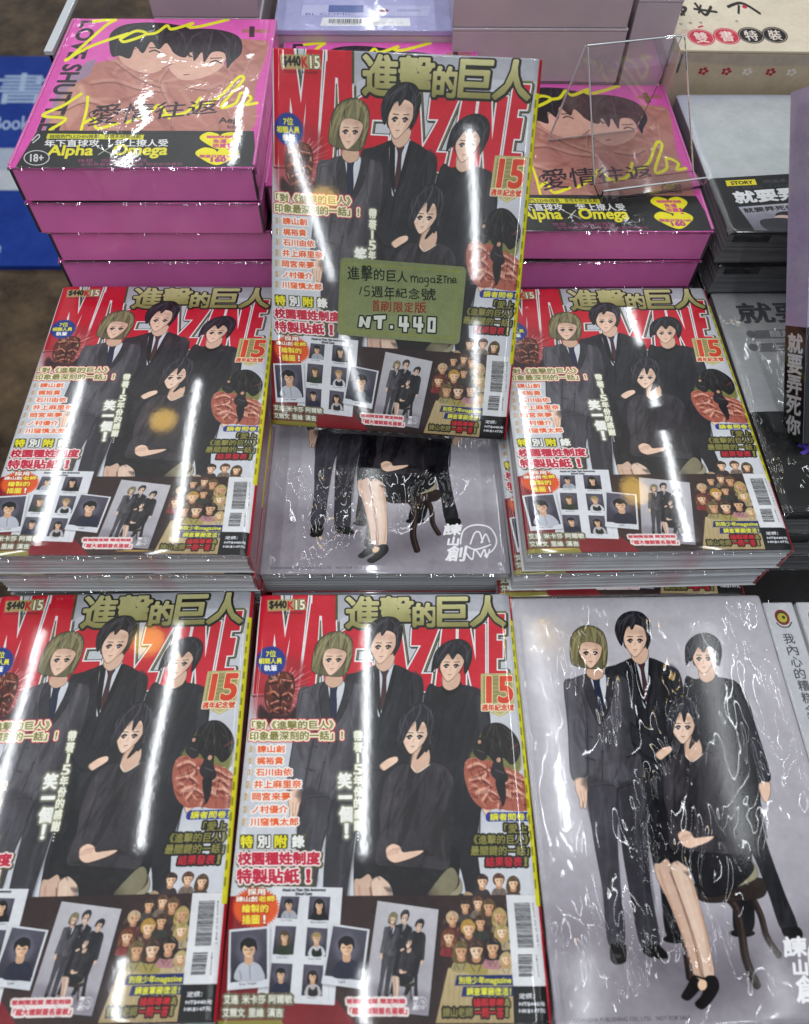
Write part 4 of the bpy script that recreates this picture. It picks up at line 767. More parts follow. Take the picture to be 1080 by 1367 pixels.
board = paint_board(); cover_c = paint_cover(board)
M_cover = print_mat('magazine_cover_print', cover_c, 'tight', .86, .045)
M_board = print_mat('portrait_board_print', board, 'crumpled', .84, .03, coat=.42, base_rough=.1, spec=.2)
M_pink = print_mat('comic_box_print', paint_pink(), 'loose', .86, .03)
M_tag = print_mat('price_card_print', paint_tag(), film=False, k=.8, base_rough=.6)
M_mangaA = print_mat('black_band_comic_print', paint_manga(False), 'loose', .85, .08)
M_mangaB = print_mat('grey_title_comic_print', paint_manga(True), 'crumpled', .8, .05)
M_cream = print_mat('cream_box_print', paint_cream(), film=False, k=.85, base_rough=.5)
M_creamf = print_mat('cream_box_front_print', paint_cream_front(), film=False, k=.9, base_rough=.55)
M_lav = print_mat('lavender_book_print', paint_lavender(), 'loose', .8, .1)
M_spA = print_mat('white_spine_print', paint_spine_a(), 'loose', .8, .06)
M_spB = print_mat('purple_spine_print', paint_spine_b(), 'tight', .8, .08)
M_sign = print_mat('blue_sign_print', paint_sign(), film=False, k=.7, base_rough=.3)
M_pages = pages_mat('magazine_page_edges', '85878b', 'c3c5c9', 620, 'loose', 'a04a58')
M_pagesW = pages_mat('board_pack_edges', '8f9195', 'bcbec3', 900, 'loose')
M_pagesD = pages_mat('comic_pack_edges', '4a4b4e', '77787b', 260, 'loose')
M_pinkside = plain('magenta_card_sides', 'e476bc', .5, 'loose', .8, .12, 14, k=.95)
M_pinkside.node_tree.nodes['Principled BSDF'].inputs['Coat Roughness'].default_value = .12
M_pinktop = plain('pink_card_rim', 'd468ae', .45, 'loose', .6, .05, 30, k=.85)
M_pale = plain('pale_mauve_box_side', 'b3a4ac', .5, 'loose', .6, .06, 18)
M_paletop = plain('pale_mauve_box_top', 'b9b0b8', .45, 'loose', .8, .05, 18)
M_lavside = plain('lavender_cover_edge', 'a6a2cc', .5, 'tight', .7, .06, 20)
M_creamside = plain('cream_box_side', 'c3b299', .65, None, 0, .06, 30)
M_red = plain('red_cover_edge', '8a2431', .4, 'tight', 1, .06, 30)
M_yellow = plain('yellow_cover_edge', 'cfc92e', .4, 'tight', 1, .06, 30)
M_dark = plain('dark_cover_edge', '2a2b2e', .5, 'tight', 1, .15, 30)
M_white = plain('white_paper', 'c9cacd', .55, 'tight', .8, .03, 30)
M_band = plain('black_paper_band', '202123', .45, 'loose', 1, .1, 30)
M_lilac = plain('lilac_cover', '9d96b8', .45, 'tight', 1, .08, 12)
M_film = clear('clear_film'); M_acr = clear('clear_acrylic', (.98, .98, 1.0), .02)
M_edge_glint = plain('painted_acrylic_edge_glint', 'c3c8cc', .12, None, 0, .02, 20, spec=.8)  # pale opaque colour paints the highlight along clear acrylic edges
M_table = plain('dark_table_cloth', '1c1b1c', .8, None, 0, .25, 120)
def floor_mat():
    m, nt, p = new_mat('speckled_floor'); tc = N(nt, 'ShaderNodeTexCoord')
    n = N(nt, 'ShaderNodeTexNoise'); n.inputs['Scale'].default_value = 9; n.inputs['Detail'].default_value = 9; n.inputs['Roughness'].default_value = .7; nt.links.new(tc.outputs['Object'], n.inputs['Vector'])
    cr = N(nt, 'ShaderNodeValToRGB'); cr.color_ramp.elements[0].color = srgb('2a2119'); cr.color_ramp.elements[1].color = srgb('64523f'); cr.color_ramp.elements[0].position = .36; cr.color_ramp.elements[1].position = .66
    nt.links.new(n.outputs['Fac'], cr.inputs[0]); v = N(nt, 'ShaderNodeTexVoronoi'); v.inputs['Scale'].default_value = 110; nt.links.new(tc.outputs['Object'], v.inputs['Vector'])
    r = N(nt, 'ShaderNodeMapRange'); r.inputs['From Min'].default_value = .0; r.inputs['From Max'].default_value = .35; r.inputs['To Min'].default_value = .55; r.inputs['To Max'].default_value = 0; nt.links.new(v.outputs['Distance'], r.inputs['Value'])
    mx = N(nt, 'ShaderNodeMix', data_type='RGBA'); nt.links.new(r.outputs[0], mx.inputs[0]); nt.links.new(cr.outputs[0], mx.inputs[6]); mx.inputs[7].default_value = srgb('4d4238')
    nt.links.new(mx.outputs[2], p.inputs['Base Color']); p.inputs['Roughness'].default_value = .15
    return m
M_floor = floor_mat()
# ---------------------------------------------------------------- mesh helpers (millimetres in, metres out)
def link(name, me, parent=None, loc=None):
    o = bpy.data.objects.new(name, me); COL.objects.link(o)
    if parent: o.parent = parent
    if loc: o.location = Vector(loc)*MM
    return o
def mesh(name, V, F, mats, fm=None, uvs=None, smooth=False):
    me = bpy.data.meshes.new(name); me.from_pydata([Vector(v)*MM for v in V], [], F)
    for m in mats: me.materials.append(m)
    if fm:
        for p, k in zip(me.polygons, fm): p.material_index = k
    if uvs is not None:
        u = me.uv_layers.new(name='UVMap')
        for p in me.polygons:
            for li in p.loop_indices: u.data[li].uv = uvs(V[me.loops[li].vertex_index])
    if smooth:
        for p in me.polygons: p.use_smooth = True
    me.update(); return me
def bevel_box(name, x0, x1, y0, y1, z0, z1, mat, r=.6, uv=None, mats=None, topmat=None, frontmat=None, seg=2, jitter=0):
    """box with rounded edges; optional other material on the faces that look up / to the front"""
    bm = bmesh.new(); bmesh.ops.create_cube(bm, size=1)
    for v in bm.verts: v.co = Vector(((x0+x1)/2+v.co.x*(x1-x0), (y0+y1)/2+v.co.y*(y1-y0), (z0+z1)/2+v.co.z*(z1-z0)))
    if r: bmesh.ops.bevel(bm, geom=list(bm.edges), offset=r, segments=seg, affect='EDGES', profile=.5)
    if jitter:
        for v in bm.verts: v.co += Vector([random.uniform(-jitter, jitter) for _ in range(3)])
    me = bpy.data.meshes.new(name); mats = [mat]+([topmat] if topmat else [])+([frontmat] if frontmat else [])
    for m in mats: me.materials.append(m)
    ul = bm.loops.layers.uv.new('UVMap')
    for f in bm.faces:
        f.normal_update(); k = 0; n = f.normal
        if topmat and n.z > .7: k = 1
        elif frontmat and n.y < -.7: k = len(mats)-1
        f.material_index = k; f.smooth = abs(max(abs(n.x), abs(n.y), abs(n.z))) < .999
        for l in f.loops:
            c = l.vert.co
            if frontmat and k == len(mats)-1 and n.y < -.7: l[ul].uv = ((c.x-x0)/(x1-x0), (c.z-z0)/(z1-z0))
            else: l[ul].uv = ((c.x-x0)/(x1-x0), (c.y-y0)/(y1-y0))
    for v in bm.verts: v.co *= MM
    bm.to_mesh(me); bm.free(); return me
def sheet(name, W, H, t, mat, edge_mat, prof, nx=40, ny=16, uvw=None):
    """a cover sheet of thickness t: its top follows prof(u, v) in mm, uv 0..1; origin at the middle of its top plane"""
    V = []; xs = sorted(set([0, .004, .01, .018, .03, .05, .08] + [i/nx for i in range(nx+1)] + [.92, .95, .97, .982, .99, .996, 1]))
    ys = sorted(set([0, .004, .012, .03] + [i/ny for i in range(ny+1)] + [.97, .988, .996, 1]))
    n, m = len(xs), len(ys)
    for j in ys:
        for i in xs: V.append(((i-.5)*W, (.5-j)*H, prof(i, j)))
    k = len(V)
    for j in ys:
        for i in xs: V.append(((i-.5)*W, (.5-j)*H, prof(i, j)-t))
    F = []; fm = []
    for b in range(m-1):
        for a in range(n-1):
            F.append((b*n+a, (b+1)*n+a, (b+1)*n+a+1, b*n+a+1)); fm.append(0)
            F.append((k+b*n+a, k+b*n+a+1, k+(b+1)*n+a+1, k+(b+1)*n+a)); fm.append(1)
    for a in range(n-1): F += [(a, a+1, k+a+1, k+a), ((m-1)*n+a+1, (m-1)*n+a, k+(m-1)*n+a, k+(m-1)*n+a+1)]; fm += [1, 1]
    for b in range(m-1): F += [((b+1)*n, b*n, k+b*n, k+(b+1)*n), (b*n+n-1, (b+1)*n+n-1, k+(b+1)*n+n-1, k+b*n+n-1)]; fm += [1, 1]
    return mesh(name, V, F, [mat, edge_mat], fm, lambda c: (c[0]/W+.5, c[1]/H+.5), True)
def block(name, W, H, z0, z1, mat, inset=(0, 0, 0, 0), seed=0, wob=.8, rows=22):
    """paper block with slightly uneven sheet groups"""
    r = random.Random(seed); V = []; F = []
    for k in range(rows+1):
        z = z0+(z1-z0)*k/rows; d = [r.uniform(-wob, wob*.3) for _ in range(4)]
        V += [(-W/2-d[0]+inset[0], -H/2-d[1]+inset[1], z), (W/2+d[2]-inset[2], -H/2-d[1]+inset[1], z), (W/2+d[2]-inset[2], H/2+d[3]-inset[3], z), (-W/2-d[0]+inset[0], H/2+d[3]-inset[3], z)]
    for k in range(rows):
        for a in range(4): F.append((k*4+a, k*4+(a+1) % 4, k*4+4+(a+1) % 4, k*4+4+a))
    F += [(3, 2, 1, 0), (rows*4, rows*4+1, rows*4+2, rows*4+3)]
    return mesh(name, V, F, [mat])
def root(name, label, cat, loc, rot=(0, 0, 0), group=None):
    o = bpy.data.objects.new(name, None); o.empty_display_size = .03; COL.objects.link(o); o.location = Vector(loc)*MM; o.rotation_euler = rot
    o['label'] = label; o['category'] = cat
    if group: o['group'] = group
    return o
def tag(o, label, cat, group=None):
    o['label'] = label; o['category'] = cat
    if group: o['group'] = group
def dup(src, label, loc, rot=(0, 0, 0)):
    r = src.copy(); COL.objects.link(r); r.location = Vector(loc)*MM; r.rotation_euler = rot; r['label'] = label
    for ch in src.children:
        c = ch.copy(); COL.objects.link(c); c.parent = r
        for g in ch.children: d = g.copy(); COL.objects.link(d); d.parent = c
    return r
def rz(deg, rx=0, ry=0): return (math.radians(rx), math.radians(ry), math.radians(deg))
# ---------------------------------------------------------------- setting
TZ = -53
f = link('floor', mesh('floor', [(-6000, -3000, -750), (6000, -3000, -750), (6000, 9000, -750), (-6000, 9000, -750)], [(0, 1, 2, 3)], [M_floor])); f['kind'] = 'structure'
t = root('display_table', 'dark cloth covered display table under all the stacks of magazines and boxes', 'table', (0, 0, TZ))
link('tabletop', bevel_box('tabletop', -268, 620, -330, 900, -30, 0, M_table, 2), t)
for x in (-240, 590):
    for y in (-300, 870): link('leg', bevel_box('leg', x-22, x+22, y-22, y+22, -697, -30, M_table, 2), t)
# floor sign
s = root('floor_sign', 'blue bookshop sign board with pale lettering lying on the brown floor at left', 'sign', (-985, 1700, -750))
link('board', bevel_box('board', -300, 300, -0, 1, 0, 1, M_sign, 0), s)
s.children[0].data = mesh('board', [(-470, -470, 0), (300, -470, 0), (300, 503, 0), (-470, 503, 0), (-470, -470, 12), (300, -470, 12), (300, 503, 12), (-470, 503, 12)],
    [(3, 2, 1, 0), (4, 5, 6, 7), (0, 1, 5, 4), (1, 2, 6, 5), (2, 3, 7, 6), (3, 0, 4, 7)], [M_sign], None, lambda c: ((c[0]+470)/770, (c[1]+470)/973))
# ---------------------------------------------------------------- magazines
TM = 26.5
def cprof(i, j):
    e = 0
    if i < .03: e -= 1.7*(1-i/.03)**2
    if i > .965: e -= 2.6*((i-.965)/.035)**2
    if j > .985: e -= .5*((j-.985)/.015)**2
    return e + .35*math.sin(math.pi*i) + .2*math.sin(math.pi*1.6*j+.4)
def make_magazine():
    r = root('magazine', '', 'magazine', (0, 0, 0), group='copies of the same thick magazine')
    link('front_cover', sheet('front_cover', MW, MH, .5, M_cover, M_white, cprof), r, (0, 0, 0))
    link('page_block', block('page_block', MW, MH, -TM+1.2, -1.2, M_pages, (1.2, .6, 2.5, 1.2), 3), r)
    link('spine', bevel_box('spine', MW/2-1.9, MW/2+.2, -MH/2+.2, MH/2-.2, -TM+.6, -2.6, M_red, .8), r)
    link('back_cover', bevel_box('back_cover', -MW/2, MW/2, -MH/2, MH/2, -TM, -TM+.7, M_white, .2), r)
    # clear wrap: seam fin along the front edge and folded corner tabs
    V = []; F = []
    for k in range(41):
        x = -MW/2+MW*k/40; d = 1.4+1.1*math.sin(k*1.7)+.5*math.sin(k*4.1); zz = -2.5+.9*math.sin(k*2.3)
        V += [(x, -MH/2+.3, zz+.4), (x, -MH/2-d, zz-.6)]
        if k: F.append((2*k-2, 2*k-1, 2*k+1, 2*k))
    link('film_seam', mesh('film_seam', V, F, [M_film], smooth=True), r)
    return r
mag = make_magazine()
G = 'copies of the same thick magazine'
def put_mag(label, x, ytop, z, rot=0, rx=0, ry=0, first=[True]):
    a = math.radians(rot); cx = x+math.sin(a)*MH/2; cy = ytop-math.cos(a)*MH/2
    if first[0]: first[0] = False; mag.location = Vector((cx, cy, z))*MM; mag.rotation_euler = rz(rot, rx, ry); mag['label'] = label; return mag
    return dup(mag, label, (cx, cy, z), rz(rot, rx, ry))
put_mag('red lettered magazine on top of the front centre stack, complete cover in view', -1.8, -10.5, 0, -.3)
put_mag('red lettered magazine on top of the front left stack, cut off by the left edge', -188.6, -8, 0, .6, .3, -.45)
put_mag('red lettered magazine on top of the stack at middle left, beside the brown floor', -183.1, 252.5, 52.7, -.2, .25, .1)
put_mag('red lettered magazine on top of the stack at middle right, beside the grey comics', 183.1, 251.8, 51.8, .3, -.3, -.15)
put_mag('magazine lying directly under the front centre magazine', -1.0, -11.5, -TM, -.5)
put_mag('magazine lying directly under the front left magazine', -188, -10, -TM, .2)
for i, (w_, dx, dy, rr) in enumerate((('second from the top', 1.5, -1, -.6), ('third from the top', -.5, .5, .1), ('lowest', .8, -.5, .3))):
    put_mag('magazine %s in the middle left stack, showing its page edges' % w_, -183.1+dx, 252.4+dy, 52.7-TM*(i+1)-.1*i, rr)
for i, (w_, dx, dy, rr) in enumerate((('second from the top', -8, -1, .9), ('third from the top', -13, -7, .2), ('lowest', -10, -3, .3))):
    put_mag('magazine %s in the middle right stack, showing its page edges' % w_, 183.1+dx, 251.8+dy, 51.8-TM*(i+1), rr)
# ---------------------------------------------------------------- wrapped portrait boards
def bprof(i, j):
    e = 0
    for d in (i/.02, (1-i)/.02, j/.014, (1-j)/.014):
        if d < 1: e -= 1.1*(1-d)**2
    return e+.5*math.sin(math.pi*i)*math.sin(math.pi*j)+.25*math.sin(5*i+2)*math.cos(3*j)
def make_board(T):
    r = root('portrait_board_pack', '', 'art board', (0, 0, 0))
    link('picture_board', sheet('picture_board', MW, MH, .6, M_board, M_white, bprof, 30, 30), r)
    link('page_block', block('page_block', MW, MH, -T+.8, -1.3, M_pagesW, (.8, .6, .8, .8), 9, .35), r)
    link('back_cover', bevel_box('back_cover', -MW/2, MW/2, -MH/2, MH/2, -T, -T+.7, M_red, .2), r)
    V = []; F = []
    for s_ in (-1, 1):
        b = len(V)
        for k in range(31):
            y = -MH/2+MH*k/30; d = 1.2+.9*math.sin(k*1.3+s_)+.5*math.sin(k*3.9)
            V += [(s_*(MW/2-.3), y, -1.0), (s_*(MW/2+d), y, -2.2+.7*math.sin(k*2.1))]
            if k: F.append((b+2*k-2, b+2*k-1, b+2*k+1, b+2*k))
    b = len(V)
    for k in range(41):
        x = -MW/2+MW*k/40; d = 1.5+1.0*math.sin(k*1.9)+.6*math.sin(k*4.7)
        V += [(x, -MH/2+.3, -1.2), (x, -MH/2-d, -2.6+.9*math.sin(k*2.3))]
        if k: F.append((b+2*k-2, b+2*k-1, b+2*k+1, b+2*k))
    link('film_seam', mesh('film_seam', V, F, [M_film], smooth=True), r)
    return r
bp = make_board(31.5); bp['group'] = 'wrapped portrait boards'
def put_board(label, x, yt, z, rot, src=bp, use=False):
    a = math.radians(rot); L = (x+math.sin(a)*MH/2, yt-math.cos(a)*MH/2, z)
    if use: src.location = Vector(L)*MM; src.rotation_euler = rz(rot); src['label'] = label; return src
    return dup(src, label, L, rz(rot))
put_board('wrapped grey group portrait board below the tilted magazine with the price card', -.4, 258.8, 10, -.45, use=True)
put_board('wrapped board pack hidden below the centre board, only its front edge showing', .6, 257.5, 10-31.5, .4)
bq = make_board(26.5); bq['group'] = 'wrapped portrait boards'
put_board('wrapped grey group portrait board on the front right stack, full picture with glare', 179.4, -13.5, 0, .3, bq, True)
put_board('wrapped board pack under the front right portrait board', 178.6, -12.5, -26.5, -.2, bq)
# ---------------------------------------------------------------- tilted display copy, its acrylic easel and the price card
RD = Matrix(((0.9947953945247671, 0.05706790112766052, -0.08441195231240947), (-0.10094227914780066, 0.664854403080067, -0.7401211245365371), (0.01388449900991797, 0.7447898209331707, 0.6671546622195742)))
TD = Vector((7.205124808314918, 195.29685266793106, 131.7018134048204))
dm = dup(mag, 'tilted display copy of the magazine standing up at centre with the green price card', (0, 0, 0)); dm.matrix_world = Matrix.Translation(TD*MM) @ RD.to_4x4()
ea = root('acrylic_easel', 'clear acrylic easel mostly hidden behind the tilted display magazine', 'display stand', (0, 0, 0))
ea.matrix_world = Matrix.Translation(TD*MM) @ RD.to_4x4()
link('back_plate', bevel_box('back_plate', -45, 45, -129.6, 60, -30.5, -27.4, M_acr, .4), ea)
link('lip', bevel_box('lip', -45, 45, -132.9, -129.8, -27.4, -8, M_acr, .4), ea)
lg = link('support_leg', bevel_box('support_leg', -45, 45, -2.9, 0, -168, 0, M_acr, .4), ea, (0, 57, -30.6)); lg.rotation_euler = (math.radians(-18), 0, 0)
def card_mesh(W, H, r, t, mat):
    P = []
    for cx, cy, a0 in ((W/2-r, H/2-r, 0), (-W/2+r, H/2-r, 90), (-W/2+r, -H/2+r, 180), (W/2-r, -H/2+r, 270)):
        for k in range(7): a = math.radians(a0+15*k); P.append((cx+r*math.cos(a), cy+r*math.sin(a)))
    n = len(P); V = [(x, y, t) for x, y in P]+[(x, y, 0) for x, y in P]
    F = [tuple(range(n)), tuple(range(2*n-1, n-1, -1))]+[(i, n+i, n+(i+1) % n, (i+1) % n) for i in range(n)]
    return mesh('price_card', V, F, [mat], None, lambda c: (c[0]/W+.5, c[1]/H+.5))
pc = link('price_card', card_mesh(91, 54.5, 3.5, .7, M_tag)); tag(pc, 'green handwritten price card stuck on the tilted display magazine', 'price card')
cen = Vector((5.05, -31.3, 1.6)); ang = math.radians(-1.2)
pc.matrix_world = Matrix.Translation(TD*MM) @ RD.to_4x4() @ Matrix.Translation(cen*MM) @ Matrix.Rotation(ang, 4, 'Z') @ Matrix.Rotation(math.radians(1.2), 4, 'X')
# ---------------------------------------------------------------- pink boxes
TB = 29.0
def make_pink():
    r = root('pink_comic_box', '', 'box', (0, 0, 0), group='magenta boxed comics with yellow script')
    x, y = PW/2, PD/2
    link('base', bevel_box('base', -x+1, x-1, -y+.6, y-.6, -TB+.2, -1.6, M_pinkside, 1.0), r)
    link('lid', bevel_box('lid', -x, x, -y, y, -1.6, 0, M_pinktop, .6, topmat=M_pink), r)
    # raised side flaps of the folding lid with their dark slits
    for s_ in (-1, 1):
        link('side_flap', bevel_box('side_flap', s_*x-2.2 if s_ > 0 else -x-.4, s_*x+.4 if s_ > 0 else -x+2.2, -y+3, y-2, -8, .9, M_pinktop, .8), r)
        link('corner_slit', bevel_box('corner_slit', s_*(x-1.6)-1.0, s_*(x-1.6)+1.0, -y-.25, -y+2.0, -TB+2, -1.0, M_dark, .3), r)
    V = []; F = []
    for k in range(41):
        xx = -x+2*x*k/40; d = 1.2+.9*math.sin(k*1.9)+.5*math.sin(k*4.3)
        V += [(xx, -y+.3, .4), (xx, -y-d, -1.2+.8*math.sin(k*2.1))]
        if k: F.append((2*k-2, 2*k-1, 2*k+1, 2*k))
    link('film_seam', mesh('film_seam', V, F, [M_film], smooth=True), r)
    return r
pk = make_pink(); pfirst = [True]
def put_pink(label, xc, y0, z, rot):
    L = (xc, y0+PD/2, z)
    if pfirst[0]: pfirst[0] = False; pk.location = Vector(L)*MM; pk.rotation_euler = rz(rot); pk['label'] = label
    else: dup(pk, label, L, rz(rot))
ORD = ['top', 'second from the top', 'third from the top', 'fourth from the top', 'fifth from the top', 'sixth from the top', 'lowest']
offL = [(0, 0, 0), (1, -1, -.3), (5, 2, .3), (4, 1, -.2), (3, 2, .2), (5, 1, 0), (4, 2, .2)]
for i in range(7):
    dx, dy, rr = offL[i]
    put_pink('magenta boxed comic, %s of the tall left stack%s' % (ORD[i], ', its cover showing in full' if i == 0 else ''), -190.5+dx, 271.5+dy, 150-TB*i, rr+.1)
for i in range(5):
    put_pink('magenta boxed comic, %s of the right stack%s' % (ORD[i] if i < 4 else 'lowest', ' behind the empty acrylic stand' if i == 0 else ''), 180.5+[0, -2, 1, 0, 1][i], 274+[0, -2, 1, 2, 0][i], 92-TB*i, [-.4, .4, 0, .3, -.2][i])
for i in range(6):
    put_pink('magenta boxed comic, %s of the stack hidden behind the tilted display magazine' % (ORD[i] if i < 5 else 'lowest'), -5+[0, 1, -1, 1, 0, 1][i], 292+[0, 1, -1, 0, 1, 0][i], 121-TB*i, 0)
# empty acrylic easel
e = root('acrylic_stand', 'empty clear acrylic easel standing on the right magenta boxes', 'display stand', (206, 380, 92.6), rz(11.5))
def slab(name, A, B, t, w0, w1, parent, mat=M_acr):
    """flat clear plate running from edge centre A to edge centre B in local coordinates (x across)"""
    A = Vector(A); B = Vector(B); d = (B-A).normalized(); n = Vector((1, 0, 0)).cross(d).normalized()*t/2
    V = [A+Vector((s_*w0/2, 0, 0))+q*n for q in (-1, 1) for s_ in (-1, 1)]+[B+Vector((s_*w1/2, 0, 0))+q*n for q in (-1, 1) for s_ in (-1, 1)]
    F = [(0, 1, 3, 2), (4, 6, 7, 5), (0, 4, 5, 1), (2, 3, 7, 6), (0, 2, 6, 4), (1, 5, 7, 3)]
    o = link(name, mesh(name, V, F, [mat]), parent); return o
slab('back_leg', (-10, 32, 1), (-11, -2, 98), 2.2, 84, 80, e)
slab('front_plate', (-10, -5, 98), (8, -46, 6), 2.2, 80, 90, e)
slab('shelf', (8, -46, 6), (9, -62, 3), 2.2, 92, 94, e)
slab('shelf_lip', (9, -62.5, 2), (9, -64.5, 12), 2.2, 94, 94, e)
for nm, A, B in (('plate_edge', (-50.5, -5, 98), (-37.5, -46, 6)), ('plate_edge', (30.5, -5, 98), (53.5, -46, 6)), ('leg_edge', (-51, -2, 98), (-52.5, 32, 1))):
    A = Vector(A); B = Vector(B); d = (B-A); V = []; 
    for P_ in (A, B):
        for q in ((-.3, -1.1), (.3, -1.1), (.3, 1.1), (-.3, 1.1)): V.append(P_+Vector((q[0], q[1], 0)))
    link(nm, mesh(nm, V, [(0, 1, 2, 3), (7, 6, 5, 4), (0, 4, 5, 1), (1, 5, 6, 2), (2, 6, 7, 3), (3, 7, 4, 0)], [M_edge_glint]), e)  # pale strips stand in for the glint on the clear plate edges
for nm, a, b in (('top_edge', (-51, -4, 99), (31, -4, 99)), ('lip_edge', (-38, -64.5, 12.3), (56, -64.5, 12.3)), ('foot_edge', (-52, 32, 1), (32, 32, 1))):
    link(nm, bevel_box(nm, a[0], b[0], a[1]-.7, a[1]+.7, a[2]-.35, a[2]+.35, M_edge_glint, .2), e)
# ---------------------------------------------------------------- comics with a black band (right), grey titled comics, standing copy
def make_comic(W, H, T, topmat, sidemat, name='wrapped_comic'):
    r = root(name, '', 'comic book', (0, 0, 0))
    def pr(i, j):
        e_ = 0
        for d in (i/.03, (1-i)/.03, j/.02, (1-j)/.02):
            if d < 1: e_ -= 1.6*(1-d)**2
        return e_+.3*math.sin(math.pi*i)
    link('front_cover', sheet('front_cover', W, H, .5, topmat, M_dark, pr, 20, 20), r)
    link('page_block', block('page_block', W, H, -T+.9, -1.7, sidemat, (.8, .8, .8, .8), 5, .3), r)
    link('back_cover', bevel_box('back_cover', -W/2, W/2, -H/2, H/2, -T, -T+.8, M_dark, .3), r)
    for x in (-W*.36, W*.28): link('paper_band', bevel_box('paper_band', x-W*.1, x+W*.1, -H/2-.25, -H/2+.6, -9, -1.5, M_band, .1), r)
    V = []; F = []
    for k in range(31):
        xx = -W/2+W*k/30; d = 1.5+1.0*math.sin(k*1.9)+.6*math.sin(k*4.3)
        V += [(xx, -H/2+.3, -1.4), (xx, -H/2-d, -2.6+.8*math.sin(k*2.1))]
        if k: F.append((2*k-2, 2*k-1, 2*k+1, 2*k))
    link('film_seam', mesh('film_seam', V, F, [M_film], smooth=True), r)
    return r
ca = make_comic(150, 205, 30.6, M_mangaA, M_pagesD); ca['group'] = 'comics with black paper bands'
names = ['', 'second in the rear right stack, dark front edge', 'third in the rear right stack, dark front edge', 'fourth in the rear right stack, mostly hidden', 'lowest in the rear right stack, hidden']
for i in range(5):
    L = (352.5+[0, 3, 2, 1, 2][i], 262+102.5+[0, -2, 1, 0, 1][i], 100-30.6*i)
    if i == 0: ca.location = Vector(L)*MM; ca['label'] = 'wrapped comic topmost in the rear right stack, black band with white title'
    else: dup(ca, 'wrapped comic, '+names[i], L, rz([0, .5, -.3, .2, 0][i]))
cb = make_comic(150, 228, 31, M_mangaB, M_pagesD); cb['group'] = 'grey comics with large title'
for i in range(3):
    L = (359+[0, -1, 1][i], 32+114+[0, -2, 1][i], 40-31*i)
    lab = ['wrapped grey comic with large dark title and purple round sticker, beside the middle right magazines', 'wrapped grey comic second in its stack, dark front edge in shadow', 'wrapped grey comic at the bottom of its stack beside the middle right magazines'][i]
    if i == 0: cb.location = Vector(L)*MM; cb['label'] = lab; cb.rotation_euler = rz(-.4)
    else: dup(cb, lab, L, rz(-.2*i))
# copy displayed upright at the right edge, its spine to the left
el, az = math.radians(50), math.radians(-13)
u = Vector((math.sin(az)*math.cos(el), math.cos(az)*math.cos(el), math.sin(el))); rr_ = Vector((math.cos(az)*.98, -math.sin(az)*.98, .1)).normalized(); nn = rr_.cross(u).normalized(); rr_ = u.cross(nn).normalized()
st = root('standing_comic', 'lilac comic with black paper band standing upright at the right edge, spine to the left', 'comic book', (0, 0, 0))
MS = Matrix((rr_, u, nn)).transposed().to_4x4(); MS.translation = Vector((311, 88, 47))*MM; st.matrix_world = MS
link('spine', mesh('spine', [(0, 0, 0), (0, 0, -24), (0, 240, -24), (0, 240, 0)], [(0, 3, 2, 1)], [M_spB], None, lambda c: ((c[2]+24)/24, c[1]/240)), st, (-.6, 0, 0))
link('body', bevel_box('body', 0, 150, 0, 240, -24, 0, M_lilac, .8), st)
link('paper_band', bevel_box('paper_band', .2, 150.4, 0, 86, -24.4, .4, M_band, .3), st)
es = root('acrylic_easel', 'clear acrylic easel under the lilac comic standing at the right edge', 'display stand', (0, 0, 0)); es.matrix_world = MS
link('back_plate', bevel_box('back_plate', 30, 120, -2, 120, -31, -28, M_acr, .4), es); link('lip', bevel_box('lip', 30, 120, -4.6, -2, -31, 2, M_acr, .4), es)
# ---------------------------------------------------------------- rear boxes
def make_box(name, W, D, T, top, side, front=None, r=.9, cat='box', flap=True):
    o = root(name, '', cat, (0, 0, 0))
    link('body', bevel_box('body', -W/2, W/2, -D/2, D/2, -T+.3, -2.4, side, r, frontmat=front), o)
    link('lid', bevel_box('lid', -W/2-.3, W/2+.3, -D/2-.3, D/2+.3, -2.3, 0, side, .5, topmat=top), o)
    return o
gb = make_box('pale_box', 163, 190, 48.6, M_paletop, M_pale); gb['group'] = 'pale mauve wrapped boxes behind the magenta ones'
for i, z in enumerate((190, 141.4, 92.8, 44.2, -4.4)):
    lab = ['pale mauve wrapped box, topmost of the middle rear stack, cut by the top edge', 'pale mauve wrapped box behind the empty acrylic stand', 'pale mauve wrapped box third down in the middle rear stack', 'pale mauve wrapped box fourth down in the middle rear stack', 'pale mauve wrapped box lowest in the middle rear stack'][i]
    L = (143.5+[0, .8, -1, 1, 0][i], 595+[0, -1, 1, 0, 0][i], z)
    if i == 0: gb.location = Vector(L)*MM; gb['label'] = lab
    else: dup(gb, lab, L, rz([0, .2, 0, -.2, 0][i]))
gl = make_box('pale_box', 99, 190, 48.6, M_paletop, M_pale); gl['group'] = 'pale mauve wrapped boxes behind the magenta ones'
for i, z in enumerate((190, 141.4, 92.8, 44.2, -4.4)):
    lab = ['pale mauve wrapped box above and behind the left magenta stack, cut by the top edge', 'second pale mauve box down behind the left magenta stack', 'third pale mauve box down behind the left magenta stack', 'fourth pale mauve box down behind the left magenta stack', 'lowest pale mauve box behind the left magenta stack'][i]
    if i == 0: gl.location = Vector((-167, 611, z))*MM; gl['label'] = lab
    else: dup(gl, lab, (-167+i % 2, 611, z), rz(0))
nb = make_box('narrow_box', 41, 180, 109, M_lavside, M_pale); tag(nb, 'narrow pale box with lavender top edge left of the cream box', 'box', 'narrow pale boxes'); nb.location = Vector((251, 592, 165))*MM
dup(nb, 'narrow pale box under the one beside the cream box', (251.5, 591, 56))
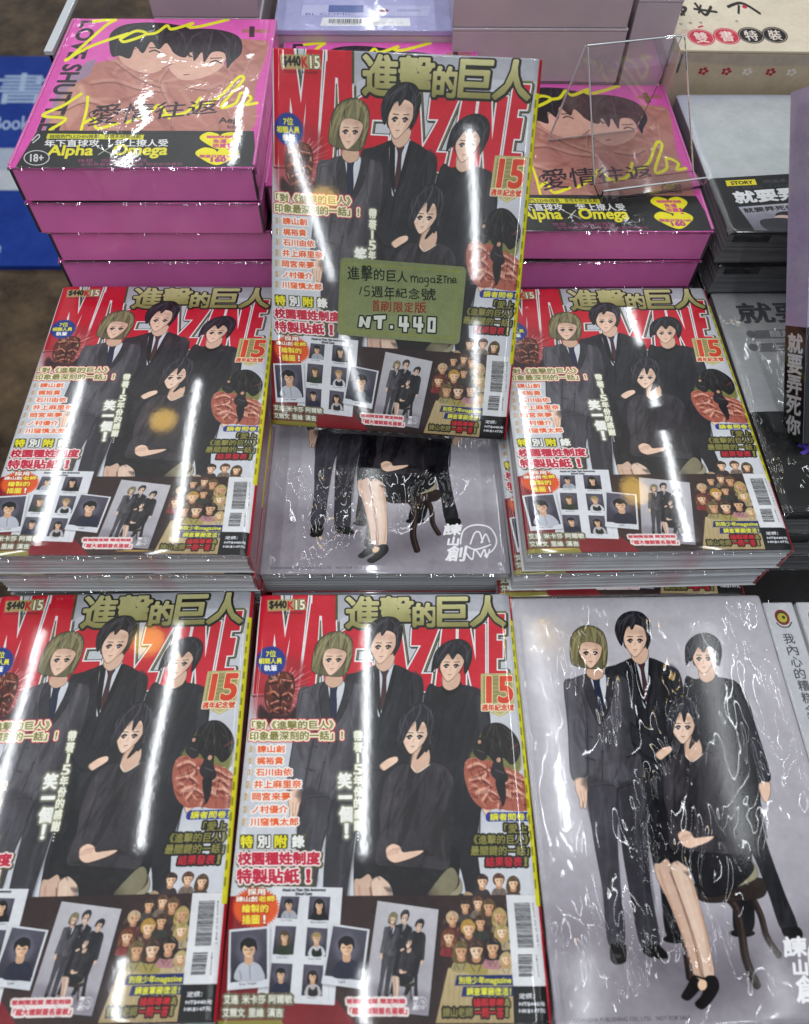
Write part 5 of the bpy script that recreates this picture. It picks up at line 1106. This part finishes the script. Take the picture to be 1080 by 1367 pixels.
# lavender book on its boxes
lb = root('lavender_book', 'lavender wrapped book with white barcode sticker, back side up, behind the display magazine', 'book', (-20.5, 615, 132))
link('cover', bevel_box('cover', -86, 86, -100, 100, -5, 0, M_lavside, .8, topmat=M_lav), lb)
link('page_block', bevel_box('page_block', -85, 85, -99, 99, -14, -5.1, M_pale, .4), lb)
lv = make_box('lavender_set_box', 168, 196, 42.7, M_lavside, M_pale); tag(lv, 'pale box directly under the lavender book', 'box', 'pale boxes under the lavender book'); lv.location = Vector((-21, 615, 117.8))*MM
for i in range(1, 4): dup(lv, 'pale box number %d down under the lavender book' % (i+1) if False else ['', 'second pale box down under the lavender book', 'third pale box down under the lavender book', 'lowest pale box under the lavender book'][i], (-21+i % 2, 615, 117.8-42.7*i))
# cream box
cm = make_box('cream_box', 180, 200, 62.3, M_cream, M_creamside, M_creamf, 1.5); tag(cm, 'cream cardboard box with red and black round characters at top right', 'box', 'cream boxes'); cm.location = Vector((364.5, 576, 134))*MM; cm.rotation_euler = rz(-1)
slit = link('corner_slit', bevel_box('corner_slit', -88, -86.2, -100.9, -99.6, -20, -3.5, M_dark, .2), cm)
dup(cm, 'cream cardboard box second in the stack under the printed one', (364.5, 577, 71.6)); dup(cm, 'cream cardboard box lowest in its stack', (364.5, 576, 9.2))
# ---------------------------------------------------------------- narrow books on edge at the front right
def make_spine_book(W, D):
    o = root('book_on_edge', '', 'book', (0, 0, 0))
    link('cover', bevel_box('cover', -W/2, W/2, -D/2, D/2, -52.8, 0, M_white, 1.2, topmat=M_spA), o)
    V = []; F = []
    for k in range(25):
        x = -W/2+W*k/24; V += [(x, D/2-.5, -.2), (x, D/2+2.2+1.2*math.sin(k*1.4), -1.5+1.0*math.sin(k*2.3))]
        if k: F.append((2*k-2, 2*k, 2*k+1, 2*k-1))
    link('film_seam', mesh('film_seam', V, F, [M_film], smooth=True), o)
    return o
sb = make_spine_book(22, 180); tag(sb, 'white book spine with black vertical title and small crest, beside the portrait board', 'book', 'white books on edge'); sb.location = Vector((282.5, -19-90, -.2))*MM; sb.rotation_euler = rz(.3)
dup(sb, 'second white book on edge at the far right, cut by the frame', (307, -19-90, -.2), rz(.3))
# ---------------------------------------------------------------- clear panel standing in for a wrapped plastic corner at the back left
cs = root('wrapped_corner_panel', 'tall clear acrylic divider standing in for a wrapped corner, edge highlight painted on its rim, behind the left magenta boxes', 'panel', (-321, 567, -750))
for nm, b in (('clear_panel', (14, 17, -95, 95)),): link(nm, bevel_box(nm, b[0], b[1], b[2], b[3], 0, 880, M_acr, .4), cs)
link('rim_glint', bevel_box('rim_glint', 11, 19, -96, 96, 880, 884, M_edge_glint, .6), cs); link('base', bevel_box('base', -30, 20, -98, 98, -.2, 2, M_pale, .4), cs)  # rim coloured pale as the painted edge highlight
bpy.context.view_layer.update()
